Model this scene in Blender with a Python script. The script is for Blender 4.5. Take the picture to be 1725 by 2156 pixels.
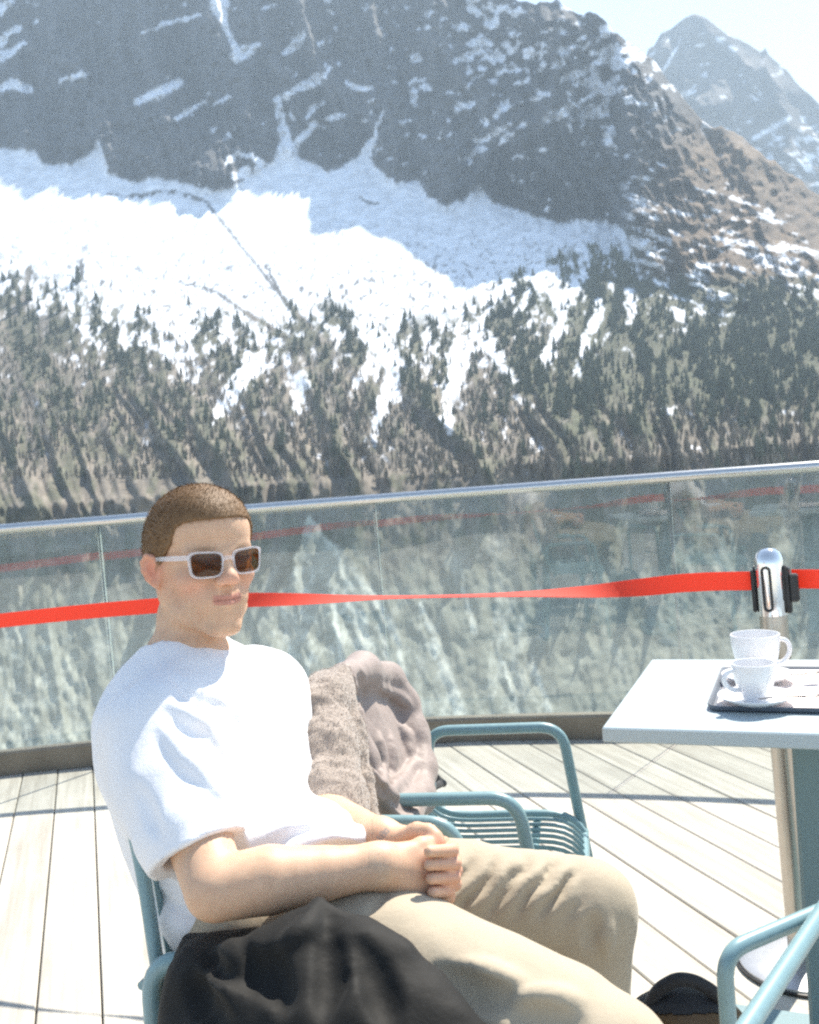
import bpy, math, random
import numpy as np
from mathutils import Vector, Matrix

# ------------------------------------------------------------------ camera, light, exposure
for o in list(bpy.data.objects):
    bpy.data.objects.remove(o)
SC = bpy.context.scene
COL = SC.collection
FOC, CX, CY = 2012.0, 862.5, 1078.0          # focal length and centre on a 1725 x 2156 plate
PITCH, ROLL, CAMZ = math.radians(2.22), 0.080, 1.18
FW = np.array([0, math.cos(PITCH), -math.sin(PITCH)])
R0 = np.array([1.0, 0, 0]); U0 = np.array([0, math.sin(PITCH), math.cos(PITCH)])
RT = math.cos(ROLL) * R0 - math.sin(ROLL) * U0
UP = math.sin(ROLL) * R0 + math.cos(ROLL) * U0
CAM = np.array([0, 0, CAMZ])
cd = bpy.data.cameras.new('camera'); cam = bpy.data.objects.new('camera', cd); COL.objects.link(cam)
cd.sensor_fit = 'HORIZONTAL'; cd.sensor_width = 24.0; cd.lens = 24.0 * FOC / 1725.0
cd.clip_start = 0.05; cd.clip_end = 20000
cam.matrix_world = Matrix(((RT[0], UP[0], -FW[0], 0), (RT[1], UP[1], -FW[1], 0), (RT[2], UP[2], -FW[2], CAMZ), (0, 0, 0, 1)))
cd.dof.use_dof = True; cd.dof.focus_distance = 1.55; cd.dof.aperture_fstop = 8.0
SC.camera = cam

SUN_EL, SUN_AZ = math.radians(54.5), math.radians(37)      # azimuth to the right of the view direction
SUND = np.array([math.cos(SUN_EL) * math.sin(SUN_AZ), math.cos(SUN_EL) * math.cos(SUN_AZ), math.sin(SUN_EL)])
W = bpy.data.worlds.new('World'); SC.world = W; W.use_nodes = True
nt = W.node_tree; nt.nodes.clear()
sky = nt.nodes.new('ShaderNodeTexSky'); sky.sky_type = 'NISHITA'; sky.sun_disc = False
sky.sun_elevation = SUN_EL; sky.sun_rotation = SUN_AZ
sky.altitude = 1900; sky.air_density = 1.0; sky.dust_density = .35; sky.ozone_density = 1.0
bg = nt.nodes.new('ShaderNodeBackground'); bg.inputs[1].default_value = 0.13
wo = nt.nodes.new('ShaderNodeOutputWorld')
wt = nt.nodes.new('ShaderNodeMix'); wt.data_type = 'RGBA'; wt.blend_type = 'MULTIPLY'; wt.inputs[0].default_value = 1.0; wt.inputs[7].default_value = (1.17, 1.0, .83, 1)
nt.links.new(sky.outputs[0], wt.inputs[6]); nt.links.new(wt.outputs[2], bg.inputs[0]); nt.links.new(bg.outputs[0], wo.inputs[0])
ld = bpy.data.lights.new('sun', 'SUN'); ld.energy = 4.4; ld.angle = math.radians(0.55); ld.color = (1.0, 0.93, 0.82)
sun = bpy.data.objects.new('sun', ld); COL.objects.link(sun)
sun.rotation_euler = Vector(SUND).to_track_quat('Z', 'Y').to_euler(); sun.location = (20, 40, 60)
SC.view_settings.view_transform = 'Standard'; SC.view_settings.look = 'None'
SC.view_settings.gamma = 1.0; SC.view_settings.use_curve_mapping = False
SC.view_settings.exposure = 1.3
SC.render.engine = 'CYCLES'
SC.cycles.use_denoising = False
SC.cycles.max_bounces = 8; SC.cycles.transparent_max_bounces = 16; SC.cycles.volume_bounces = 1
SC.cycles.caustics_reflective = False; SC.cycles.caustics_refractive = False
SC.cycles.sample_clamp_indirect = 6.0
SC.cycles.filter_width = 2.3

# ------------------------------------------------------------------ helpers
def P(px, py, Y):
    """world point at depth Y (metres along +y) seen at plate position px, py"""
    d = FW + RT * ((px - CX) / FOC) + UP * ((CY - py) / FOC)
    return CAM + d * (Y / d[1])
def PZ(px, py, z):
    d = FW + RT * ((px - CX) / FOC) + UP * ((CY - py) / FOC)
    return CAM + d * ((z - CAMZ) / d[2])
def proj(p):
    d = np.asarray(p, float) - CAM
    w = d @ FW
    return CX + FOC * (d @ RT) / w, CY - FOC * (d @ UP) / w
def rpx(n, Y): return n * Y / FOC

rng = np.random.default_rng(11); random.seed(5)

def tag(o, label=None, cat=None, group=None, kind=None):
    if label: o['label'] = label
    if cat: o['category'] = cat
    if group: o['group'] = group
    if kind: o['kind'] = kind
    return o
def empty(name, loc=(0, 0, 0), rz=0.0):
    o = bpy.data.objects.new(name, None); COL.objects.link(o); o.location = loc; o.rotation_euler = (0, 0, rz)
    o.empty_display_size = 0.05
    return o
def link(name, me, mat=None, parent=None):
    o = bpy.data.objects.new(name, me); COL.objects.link(o)
    if mat is not None:
        for m in (mat if isinstance(mat, (list, tuple)) else [mat]): me.materials.append(m)
    if parent is not None: o.parent = parent
    return o
def mesh_np(name, V, F, smooth=True):
    me = bpy.data.meshes.new(name)
    V = np.asarray(V, np.float32); F = np.asarray(F, np.int32)
    me.vertices.add(len(V)); me.vertices.foreach_set('co', V.ravel())
    n = F.shape[1]
    me.loops.add(F.size); me.loops.foreach_set('vertex_index', F.ravel())
    me.polygons.add(len(F)); me.polygons.foreach_set('loop_start', np.arange(len(F), dtype=np.int32) * n)
    me.polygons.foreach_set('use_smooth', np.full(len(F), smooth, bool))
    me.update(calc_edges=True); me.validate()
    return me
def mesh_py(name, V, F, smooth=False):
    me = bpy.data.meshes.new(name); me.from_pydata([tuple(map(float, v)) for v in V], [], [tuple(f) for f in F])
    if smooth: me.polygons.foreach_set('use_smooth', np.ones(len(me.polygons), bool))
    me.update(); return me
def color_attr(me, name, C):
    a = me.color_attributes.new(name, 'FLOAT_COLOR', 'POINT')
    C = np.asarray(C, np.float32)
    if C.shape[1] == 3: C = np.hstack([C, np.ones((len(C), 1), np.float32)])
    a.data.foreach_set('color', C.ravel())

class MB:
    """collects shapes into one mesh"""
    def __init__(s): s.V = []; s.F = []; s.sm = []
    def add(s, V, F, smooth=False):
        n = len(s.V); s.V += [tuple(map(float, v)) for v in V]
        s.F += [tuple(i + n for i in f) for f in F]; s.sm += [smooth] * len(F); return s
    def box(s, c, h, M=None, bev=0.0):
        c = np.array(c, float); h = np.array(h, float)
        if bev <= 0:
            V = [np.array((x, y, z)) * h for x in (-1, 1) for y in (-1, 1) for z in (-1, 1)]
            F = [(0, 1, 3, 2), (4, 6, 7, 5), (0, 4, 5, 1), (2, 3, 7, 6), (0, 2, 6, 4), (1, 5, 7, 3)]
        else:
            V = []; idx = {}
            for x in (-1, 1):
                for y in (-1, 1):
                    for z in (-1, 1):
                        for ax in range(3):
                            v = np.array((x, y, z), float) * (h - bev); v[ax] = (x, y, z)[ax] * h[ax]
                            idx[x, y, z, ax] = len(V); V.append(v)
            F = []
            for ax in range(3):
                for sg in (-1, 1):
                    o = [a for a in range(3) if a != ax]; q = []
                    for a, b in ((-1, -1), (1, -1), (1, 1), (-1, 1)):
                        k = [0, 0, 0]; k[ax] = sg; k[o[0]] = a; k[o[1]] = b; q.append(idx[k[0], k[1], k[2], ax])
                    fl = (sg > 0) ^ (ax == 1)
                    F.append(tuple(q) if fl else tuple(q[::-1]))
            for ax in range(3):
                o = [a for a in range(3) if a != ax]
                for a in (-1, 1):
                    for b in (-1, 1):
                        k0 = [0, 0, 0]; k0[o[0]] = a; k0[o[1]] = b; k1 = list(k0); k0[ax] = -1; k1[ax] = 1
                        F.append((idx[(*k0, o[0])], idx[(*k1, o[0])], idx[(*k1, o[1])], idx[(*k0, o[1])]))
            for x in (-1, 1):
                for y in (-1, 1):
                    for z in (-1, 1): F.append(tuple(idx[x, y, z, a] for a in range(3)))
        V = [(M @ v if M is not None else v) + c for v in V]
        return s.add(V, F, False)
    def tube(s, pts, r, seg=12, cap=True, closed=False):
        pts = [np.array(p, float) for p in pts]; n = len(pts)
        rr = r if hasattr(r, '__len__') else [r] * n
        T = []
        for i in range(n):
            a = pts[(i - 1) % n] if (closed or i > 0) else pts[i]; b = pts[(i + 1) % n] if (closed or i < n - 1) else pts[i]
            t = b - a; T.append(t / (np.linalg.norm(t) + 1e-12))
        u = np.cross(T[0], (0, 0, 1)) if abs(T[0][2]) < 0.9 else np.cross(T[0], (1, 0, 0)); u /= np.linalg.norm(u)
        V = []
        for i in range(n):
            u = u - T[i] * (u @ T[i]); u /= np.linalg.norm(u) + 1e-12; w = np.cross(T[i], u)
            for k in range(seg):
                a = 2 * math.pi * k / seg; V.append(pts[i] + rr[i] * (math.cos(a) * u + math.sin(a) * w))
        F = []
        for i in range(n if closed else n - 1):
            j = (i + 1) % n
            for k in range(seg):
                l = (k + 1) % seg; F.append((i * seg + k, i * seg + l, j * seg + l, j * seg + k))
        if cap and not closed:
            F.append(tuple(range(seg))[::-1]); F.append(tuple((n - 1) * seg + k for k in range(seg)))
        return s.add(V, F, True)
    def lathe(s, prof, c=(0, 0, 0), seg=32, M=None, capb=True, capt=True):
        V = []; m = len(prof)
        for (r, z) in prof:
            for k in range(seg):
                a = 2 * math.pi * k / seg; v = np.array((r * math.cos(a), r * math.sin(a), z)); V.append((M @ v if M is not None else v) + np.array(c))
        F = []
        for i in range(m - 1):
            for k in range(seg):
                l = (k + 1) % seg; F.append((i * seg + k, i * seg + l, (i + 1) * seg + l, (i + 1) * seg + k))
        if capb: F.append(tuple(range(seg))[::-1])
        if capt: F.append(tuple((m - 1) * seg + k for k in range(seg)))
        return s.add(V, F, True)
    def build(s, name, mat, parent=None, auto=40):
        me = bpy.data.meshes.new(name); me.from_pydata(s.V, [], s.F)
        me.polygons.foreach_set('use_smooth', np.array(s.sm, bool)); me.update()
        if auto and any(s.sm): me.set_sharp_from_angle(angle=math.radians(auto))
        return link(name, me, mat, parent)

def fillet(pts, rad, n=6):
    pts = [np.array(p, float) for p in pts]; out = [pts[0]]
    for i in range(1, len(pts) - 1):
        a, b, c = pts[i - 1], pts[i], pts[i + 1]
        u = (a - b); lu = np.linalg.norm(u); u /= lu; w = (c - b); lw = np.linalg.norm(w); w /= lw
        d = min(rad, lu * .45, lw * .45)
        p0, p2 = b + u * d, b + w * d
        for k in range(n + 1):
            t = k / n; out.append((1 - t) ** 2 * p0 + 2 * t * (1 - t) * b + t * t * p2)
    out.append(pts[-1]); return out
def clip_poly(poly, n, c):
    """keep the side n.p <= c of a convex 2D polygon"""
    out = []; m = len(poly)
    for i in range(m):
        a, b = poly[i], poly[(i + 1) % m]; da = a[0] * n[0] + a[1] * n[1] - c; db = b[0] * n[0] + b[1] * n[1] - c
        if da <= 0: out.append(a)
        if (da < 0 < db) or (db < 0 < da):
            t = da / (da - db); out.append((a[0] + t * (b[0] - a[0]), a[1] + t * (b[1] - a[1])))
    return out

# ------------------------------------------------------------------ noise
def _hash(ix, iy, seed):
    h = (ix.astype(np.int64) * 374761393 + iy.astype(np.int64) * 668265263 + seed * 1442695041) & 0xFFFFFFFF
    h = ((h ^ (h >> 13)) * 1274126177) & 0xFFFFFFFF
    h ^= h >> 16
    return (h & 0xFFFFFF) / float(0xFFFFFF)
def vnoise(x, y, seed=0):
    x0 = np.floor(x); y0 = np.floor(y); fx = x - x0; fy = y - y0
    fx = fx * fx * fx * (fx * (fx * 6 - 15) + 10); fy = fy * fy * fy * (fy * (fy * 6 - 15) + 10)
    x0 = x0.astype(np.int64); y0 = y0.astype(np.int64)
    a = _hash(x0, y0, seed); b = _hash(x0 + 1, y0, seed); c = _hash(x0, y0 + 1, seed); d = _hash(x0 + 1, y0 + 1, seed)
    return (a * (1 - fx) + b * fx) * (1 - fy) + (c * (1 - fx) + d * fx) * fy
def fbm(x, y, oct=4, seed=0, gain=.5, ridged=False):
    s = 0; a = 1; t = 0
    for i in range(oct):
        n = vnoise(x + 17.3 * i, y - 9.1 * i, seed + i * 31)
        if ridged: n = 1 - np.abs(2 * n - 1)
        s = s + a * n; t += a; a *= gain; x = x * 2.03; y = y * 2.03
    return s / t
def noise3(p, f, seed=0):
    x, y, z = p[..., 0] * f, p[..., 1] * f, p[..., 2] * f
    z0 = np.floor(z); t = z - z0; t = t * t * (3 - 2 * t)
    def sl(zz):
        q = (zz * 57).astype(np.int64)
        return vnoise(x + (q % 101) * 3.7, y + (q % 89) * 5.1, seed)
    return sl(z0) * (1 - t) + sl(z0 + 1) * t
def sstep(a, b, x):
    t = np.clip((x - a) / (b - a), 0, 1); return t * t * (3 - 2 * t)

# ------------------------------------------------------------------ materials
class NT:
    def __init__(s, name):
        s.m = bpy.data.materials.new(name); s.m.use_nodes = True; s.t = s.m.node_tree; s.t.nodes.clear()
        s.out = s.n('ShaderNodeOutputMaterial'); s.b = s.n('ShaderNodeBsdfPrincipled'); s.l(s.b.outputs[0], s.out.inputs[0])
    def n(s, t, **kw):
        x = s.t.nodes.new(t)
        for k, v in kw.items(): setattr(x, k, v)
        return x
    def l(s, a, b): s.t.links.new(a, b)
    def obj(s, scale=(1, 1, 1)):
        tc = s.n('ShaderNodeTexCoord'); mp = s.n('ShaderNodeMapping'); mp.inputs['Scale'].default_value = scale
        s.l(tc.outputs['Object'], mp.inputs[0]); return mp.outputs[0]
    def noise(s, vec, scale, detail=4, rough=.55):
        x = s.n('ShaderNodeTexNoise'); x.inputs['Scale'].default_value = scale; x.inputs['Detail'].default_value = detail
        x.inputs['Roughness'].default_value = rough
        if vec is not None: s.l(vec, x.inputs['Vector'])
        return x.outputs[0]
    def ramp(s, fac, stops):
        r = s.n('ShaderNodeValToRGB'); e = r.color_ramp.elements
        while len(e) < len(stops): e.new(.5)
        for i, (p, c) in enumerate(stops):
            e[i].position = p; e[i].color = (*c, 1) if len(c) == 3 else c
        s.l(fac, r.inputs[0]); return r.outputs[0]
    def mix(s, fac, a, b, mode='MIX'):
        x = s.n('ShaderNodeMix', data_type='RGBA', blend_type=mode)
        for sock, v in ((x.inputs[0], fac), (x.inputs[6], a), (x.inputs[7], b)):
            if hasattr(v, 'links'): s.l(v, sock)
            elif isinstance(v, (int, float)): sock.default_value = v
            else: sock.default_value = (*v, 1) if len(v) == 3 else v
        return x.outputs[2]
    def bump(s, h, strength=.3, dist=.01):
        b = s.n('ShaderNodeBump'); b.inputs['Strength'].default_value = strength; b.inputs['Distance'].default_value = dist
        s.l(h, b.inputs['Height']); s.l(b.outputs[0], s.b.inputs['Normal'])
    def set(s, **kw):
        for k, v in kw.items():
            i = s.b.inputs[k.replace('_', ' ')]
            if hasattr(v, 'links'): s.l(v, i)
            else: i.default_value = (*v, 1) if (hasattr(v, '__len__') and len(v) == 3 and i.type == 'RGBA') else v
        return s
def simple(name, col, rough=.5, metal=0.0, var=.12, scale=20, bump=0.0, bscale=200, bdist=.001, **kw):
    t = NT(name); v = t.obj()
    n = t.noise(v, scale, 3)
    lo = tuple(c * (1 - var) for c in col); hi = tuple(min(1, c * (1 + var)) for c in col)
    t.set(Base_Color=t.ramp(n, [(.3, lo), (.7, hi)]), Roughness=rough, Metallic=metal, **kw)
    if bump: t.bump(t.noise(v, bscale, 3), bump, bdist)
    return t.m

def two_sided_fresnel(t, ior):
    g = t.n('ShaderNodeNewGeometry'); mr = t.n('ShaderNodeMapRange'); mr.inputs[3].default_value = ior; mr.inputs[4].default_value = 1 / ior
    t.l(g.outputs['Backfacing'], mr.inputs[0]); f = t.n('ShaderNodeFresnel'); t.l(mr.outputs[0], f.inputs[0]); return f.outputs[0]

# ------------------------------------------------------------------ signed distance sculpting
class Field:
    def __init__(s, lo, hi, h):
        s.lo = np.array(lo, float); s.h = h
        s.n = np.ceil((np.array(hi) - s.lo) / h).astype(int) + 1
        s.a = np.full(s.n, 1.0, np.float32)
        s.ax = [(s.lo[i] + h * np.arange(s.n[i])).astype(np.float32) for i in range(3)]
    def sub(s, lo, hi):
        i0 = np.maximum(np.floor((np.array(lo) - s.lo) / s.h).astype(int), 0)
        i1 = np.minimum(np.ceil((np.array(hi) - s.lo) / s.h).astype(int) + 1, s.n)
        if np.any(i1 - i0 < 1): return None
        return tuple(slice(a, b) for a, b in zip(i0, i1))
    def op(s, fn, lo, hi, k=0.0, mode='u'):
        m = max(k, 0) + 4 * s.h
        sl = s.sub(np.array(lo) - m, np.array(hi) + m)
        if sl is None: return s
        X, Y, Z = np.meshgrid(*[s.ax[i][sl[i]] for i in range(3)], indexing='ij', sparse=True)
        b = fn(X, Y, Z); a = s.a[sl]
        if mode == 'u':
            r = np.minimum(a, b)
            if k > 0: h = np.maximum(k - np.abs(a - b), 0) / k; r = r - h * h * (k * .25)
        elif mode == 's':
            r = np.maximum(a, -b)
            if k > 0: h = np.maximum(k - np.abs(a + b), 0) / k; r = r + h * h * (k * .25)
        elif mode == 'i':
            r = np.maximum(a, b)
        s.a[sl] = r
        return s
    def cone(s, a, b, ra, rb=None, k=0.0, mode='u'):
        a = np.array(a, float); b = np.array(b, float); rb = ra if rb is None else rb; ba = b - a; q = ba @ ba + 1e-12
        def fn(X, Y, Z):
            x, y, z = X - a[0], Y - a[1], Z - a[2]
            t = np.clip((x * ba[0] + y * ba[1] + z * ba[2]) / q, 0, 1)
            return np.sqrt((x - t * ba[0]) ** 2 + (y - t * ba[1]) ** 2 + (z - t * ba[2]) ** 2) - (ra + (rb - ra) * t)
        r = max(ra, rb)
        return s.op(fn, np.minimum(a, b) - r, np.maximum(a, b) + r, k, mode)
    def chain(s, pts, rs, k=0.0, mode='u'):
        for i in range(len(pts) - 1): s.cone(pts[i], pts[i + 1], rs[i], rs[i + 1], k, mode)
        return s
    def ell(s, c, r, M=None, k=0.0, mode='u'):
        c = np.array(c, float); r = np.array(r, float); M = np.eye(3) if M is None else np.array(M)   # columns: axes
        def fn(X, Y, Z):
            x, y, z = X - c[0], Y - c[1], Z - c[2]
            u = [x * M[0, i] + y * M[1, i] + z * M[2, i] for i in range(3)]
            k0 = np.sqrt(sum((u[i] / r[i]) ** 2 for i in range(3))); k1 = np.sqrt(sum((u[i] / r[i] ** 2) ** 2 for i in range(3)))
            return k0 * (k0 - 1) / np.maximum(k1, 1e-6)
        R = np.abs(M) @ r
        return s.op(fn, c - R, c + R, k, mode)
    def box(s, c, hf, M=None, rnd=.005, k=0.0, mode='u'):
        c = np.array(c, float); hf = np.array(hf, float); M = np.eye(3) if M is None else np.array(M)
        def fn(X, Y, Z):
            x, y, z = X - c[0], Y - c[1], Z - c[2]
            q = [np.abs(x * M[0, i] + y * M[1, i] + z * M[2, i]) - (hf[i] - rnd) for i in range(3)]
            out = np.sqrt(sum(np.maximum(v, 0) ** 2 for v in q)); inn = np.minimum(np.maximum(np.maximum(q[0], q[1]), q[2]), 0)
            return out + inn - rnd
        R = np.abs(M) @ hf
        return s.op(fn, c - R, c + R, k, mode)
    def displace(s, fn):
        s.a += np.where(np.abs(s.a) < .05, fn, 0).astype(np.float32)
    def sample(s, p):
        g = (np.asarray(p) - s.lo) / s.h; g = np.clip(g, 0, np.array(s.n) - 1.001); i = g.astype(int); f = g - i
        r = 0
        for dx in (0, 1):
            for dy in (0, 1):
                for dz in (0, 1):
                    w = (f[..., 0] if dx else 1 - f[..., 0]) * (f[..., 1] if dy else 1 - f[..., 1]) * (f[..., 2] if dz else 1 - f[..., 2])
                    r = r + w * s.a[i[..., 0] + dx, i[..., 1] + dy, i[..., 2] + dz]
        return r
    def hit(s, px, py, y0, y1, n=500):
        """first surface point seen at plate position px, py"""
        ys = np.linspace(y0, y1, n); d = FW + RT * ((px - CX) / FOC) + UP * ((CY - py) / FOC)
        pts = CAM + d * (ys / d[1])[:, None]
        v = s.sample(pts); k = np.nonzero(v < 0)[0]
        if len(k) == 0: return pts[np.argmin(v)]
        return pts[k[0]]
    def folds(s, lines, y0, y1, k=.012):
        """cloth folds: (plate polyline, radius, lift, mode)"""
        for (pl, r, lift, mode) in lines:
            pts = []
            for i in range(len(pl) - 1):
                n = 3
                for j in range(n): t = j / n; pts.append((pl[i][0] * (1 - t) + pl[i + 1][0] * t, pl[i][1] * (1 - t) + pl[i + 1][1] * t))
            pts.append(pl[-1]); w = []
            for (x, y) in pts:
                h = s.hit(x, y, y0, y1); v = CAM - h; v /= np.linalg.norm(v); w.append(h + v * lift)
            m = len(w); rs = [r * (0.25 + 0.75 * math.sin(math.pi * min(1, (i + .6) / m))) for i in range(m)]
            s.chain(w, rs, k, mode)
    def mesh(s, smooth=2):
        a = s.a; neg = a < 0
        c = neg[:-1, :-1, :-1].astype(np.int8)
        for dx, dy, dz in [(1, 0, 0), (0, 1, 0), (0, 0, 1), (1, 1, 0), (1, 0, 1), (0, 1, 1), (1, 1, 1)]:
            c = c + neg[dx:a.shape[0] - 1 + dx, dy:a.shape[1] - 1 + dy, dz:a.shape[2] - 1 + dz]
        act = (c > 0) & (c < 8); I = np.argwhere(act)
        idx = np.full(act.shape, -1, np.int32); idx[act] = np.arange(len(I), dtype=np.int32)
        cs = [(x, y, z) for x in (0, 1) for y in (0, 1) for z in (0, 1)]
        val = np.stack([a[I[:, 0] + x, I[:, 1] + y, I[:, 2] + z] for x, y, z in cs], 1)
        S = np.zeros((len(I), 3)); N = np.zeros(len(I))
        for i, p in enumerate(cs):
            for j, q in enumerate(cs):
                if j > i and sum(abs(p[t] - q[t]) for t in range(3)) == 1:
                    va, vb = val[:, i], val[:, j]; m = (va < 0) != (vb < 0)
                    t = np.where(m, va / np.where(m, va - vb, 1), 0)
                    pt = np.array(p) + t[:, None] * (np.array(q) - np.array(p))
                    S += pt * m[:, None]; N += m
        V = s.lo + s.h * (I + S / N[:, None])
        F = []
        for ax in range(3):
            o = [(ax + 1) % 3, (ax + 2) % 3]
            A = np.moveaxis(neg, ax, 0); ch = A[:-1] != A[1:]; ch = np.moveaxis(ch, 0, ax)
            E = np.argwhere(ch); ok = (E[:, o[0]] > 0) & (E[:, o[1]] > 0) & (E[:, o[0]] < act.shape[o[0]]) & (E[:, o[1]] < act.shape[o[1]]); E = E[ok]
            if not len(E): continue
            qs = []
            for d0, d1 in ((1, 1), (0, 1), (0, 0), (1, 0)):
                G = E.copy(); G[:, o[0]] -= d0; G[:, o[1]] -= d1; qs.append(idx[G[:, 0], G[:, 1], G[:, 2]])
            q = np.stack(qs, 1); fl = neg[E[:, 0], E[:, 1], E[:, 2]]
            q = np.where(fl[:, None], q, q[:, ::-1]); F.append(q[:, :])
        F = np.concatenate(F); F = F[(F >= 0).all(1)]
        if smooth:
            e = np.concatenate([F[:, [0, 1]], F[:, [1, 2]], F[:, [2, 3]], F[:, [3, 0]]]); n = len(V)
            deg = np.bincount(e[:, 0], minlength=n) + 1e-9
            for it in range(smooth):
                for lam in (.5, -.52):
                    L = np.stack([np.bincount(e[:, 0], V[e[:, 1], t], n) / deg for t in range(3)], 1); ok = deg > .5
                    V = np.where(ok[:, None], V + lam * (L - V), V)
        return V, F
def frame(f, up=(0, 0, 1)):
    f = np.array(f, float); f /= np.linalg.norm(f); up = np.array(up, float); s = np.cross(up, f); s /= np.linalg.norm(s); u = np.cross(f, s)
    return np.stack([f, s, u], 1)
# ------------------------------------------------------------------ mountains, snowfield, valley wall
def te_px(x, y): return (1000 - (y + .08 * (x - 862.5))) / FOC * 1.0008
def px_of(tx, te):
    d = np.stack([tx, np.ones_like(tx), te], -1); w = d @ FW
    return CX + FOC * (d @ RT) / w, CY - FOC * (d @ UP) / w
def tang(x, y):
    d = FW + RT * ((x - CX) / FOC) + UP * ((CY - y) / FOC); return d[0] / d[1], d[2] / d[1]
def Ysnow(te): return np.where(te > 0, 600 + 2667 * te, 600 + 420 * te)
SKY = [(1040, -18), (1090, -2), (1150, 6), (1200, 14), (1222, 34), (1245, 26), (1258, 42), (1283, 66), (1300, 62), (1318, 84), (1350, 112), (1372, 124), (1392, 150), (1430, 196), (1478, 250), (1540, 293), (1600, 332), (1650, 366), (1725, 412), (1850, 480), (2100, 590), (2500, 740)]
sk = np.array([tang(*p) for p in SKY])
left = np.array([(-1.6, .50), (-1.0, .58), (-.6, .64), (-.3, .63), (-.12, .60), (-.02, .565), (.05, .53)])
cr = np.vstack([left, sk])
def crest(tx): return np.interp(tx, cr[:, 0], cr[:, 1])
BND = [(-900, 352), (-300, 360), (0, 348), (100, 354), (230, 376), (340, 366), (450, 386), (560, 362), (640, 366), (668, 368), (690, 425), (655, 455), (770, 490), (830, 512), (860, 535), (905, 570), (1000, 590), (1080, 586), (1180, 568), (1240, 535), (1312, 484)]
yc = []
for (bx, by) in BND:  # crest distance, partly out of view, shaped so its shadow ends along this line
    a, e = tang(bx, by); Y = float(Ysnow(np.array(e))); B = np.array([a * Y, Y, e * Y])
    lo, hi = 20.0, 3000.0
    for _ in range(50):
        m = (lo + hi) / 2; C = B + m * SUND
        if C[2] / C[1] < crest(C[0] / C[1]): lo = m
        else: hi = m
    C = B + lo * SUND; yc.append((C[0] / C[1], C[1]))
yc = np.array(sorted(yc))
tail = yc[-1]
YCt = np.concatenate([[-1.7], yc[:, 0], [tail[0] + .06, tail[0] + .14, tail[0] + .5, 1.7]])
YCv = np.concatenate([[yc[0, 1]], yc[:, 1], [tail[1] + 40, tail[1] + 120, tail[1] + 260, tail[1] + 200]])
CB = [(-900, 330), (0, 312), (72, 315), (90, 345), (150, 347), (205, 312), (220, 360), (280, 385), (330, 372), (455, 402), (490, 396), (530, 365), (590, 335), (640, 335), (690, 365), (720, 350), (770, 318), (790, 350), (830, 382), (880, 378), (900, 412), (940, 435), (985, 415), (1012, 388), (1030, 422), (1080, 442), (1180, 470), (1262, 462), (1310, 480), (1345, 560), (1500, 640), (1725, 700), (2500, 800)]
CBx = [p[0] for p in CB]; CBy = [p[1] for p in CB]
FL = [(-900, 660), (0, 650), (110, 690), (200, 730), (330, 745), (450, 760), (560, 770), (700, 730), (790, 790), (850, 770), (950, 770), (1060, 690), (1150, 650), (1210, 625), (1330, 610), (1450, 655), (1725, 640), (2500, 700)]
def near_line(X, Y, pl):
    """coverage of a tapered polyline (x, y, half width): <1 inside"""
    best = np.full(X.shape, 9e9)
    for (x0, y0, w0), (x1, y1, w1) in zip(pl[:-1], pl[1:]):
        dx, dy = x1 - x0, y1 - y0; q = dx * dx + dy * dy
        t = np.clip(((X - x0) * dx + (Y - y0) * dy) / q, 0, 1)
        best = np.minimum(best, np.hypot(X - x0 - t * dx, Y - y0 - t * dy) / (w0 + (w1 - w0) * t))
    return best
GULLY = [[(203, 296, 3), (208, 320, 9), (212, 350, 15)], [(583, 205, 8), (592, 250, 9), (600, 300, 15), (606, 345, 32)], [(605, 325, 9), (640, 283, 8), (662, 262, 9), (672, 270, 5)],
         [(806, 235, 2), (792, 278, 4), (772, 322, 14)], [(462, 8, 22), (472, 45, 8), (484, 75, 6), (500, 108, 9)], [(500, 118, 14), (518, 108, 13), (545, 95, 6)],
         [(285, 214, 7), (330, 198, 13), (378, 174, 9)], [(368, 250, 3), (400, 232, 5), (434, 214, 3)], [(445, 222, 2), (485, 205, 4)], [(478, 345, 4), (498, 322, 7), (530, 328, 6), (552, 345, 9), (540, 360, 6)], [(495, 372, 8), (520, 362, 12)],
         [(650, 180, 9), (672, 168, 7), (700, 140, 3)], [(600, 205, 5), (640, 180, 9), (668, 165, 12)], [(730, 174, 4), (752, 186, 7), (780, 185, 6)], [(690, 250, 5), (722, 240, 6)], [(645, 245, 5), (662, 225, 8)],
         [(0, 120, 12), (28, 105, 6), (50, 90, 4)], [(0, 95, 10), (12, 70, 8), (40, 58, 6)], [(0, 190, 8), (25, 175, 12), (60, 188, 10)], [(0, 20, 14), (22, 0, 8)], [(125, 170, 4), (175, 155, 6)],
         [(600, 110, 7), (625, 90, 12), (640, 70, 4)], [(300, 70, 3), (345, 50, 5), (420, 30, 4)], [(1010, 300, 4), (1045, 280, 7), (1075, 262, 5)], [(1050, 305, 3), (1070, 290, 6), (1082, 280, 3)], [(985, 345, 3), (998, 320, 6), (1020, 312, 5)],
         [(960, 130, 5), (985, 112, 7), (1015, 108, 6)], [(970, 220, 6), (990, 225, 6)], [(1180, 170, 4), (1215, 155, 8), (1240, 148, 4)], [(1155, 250, 10), (1190, 235, 12), (1205, 222, 4)], [(1210, 220, 4), (1250, 200, 5), (1290, 195, 6), (1310, 180, 3)]]
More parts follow.
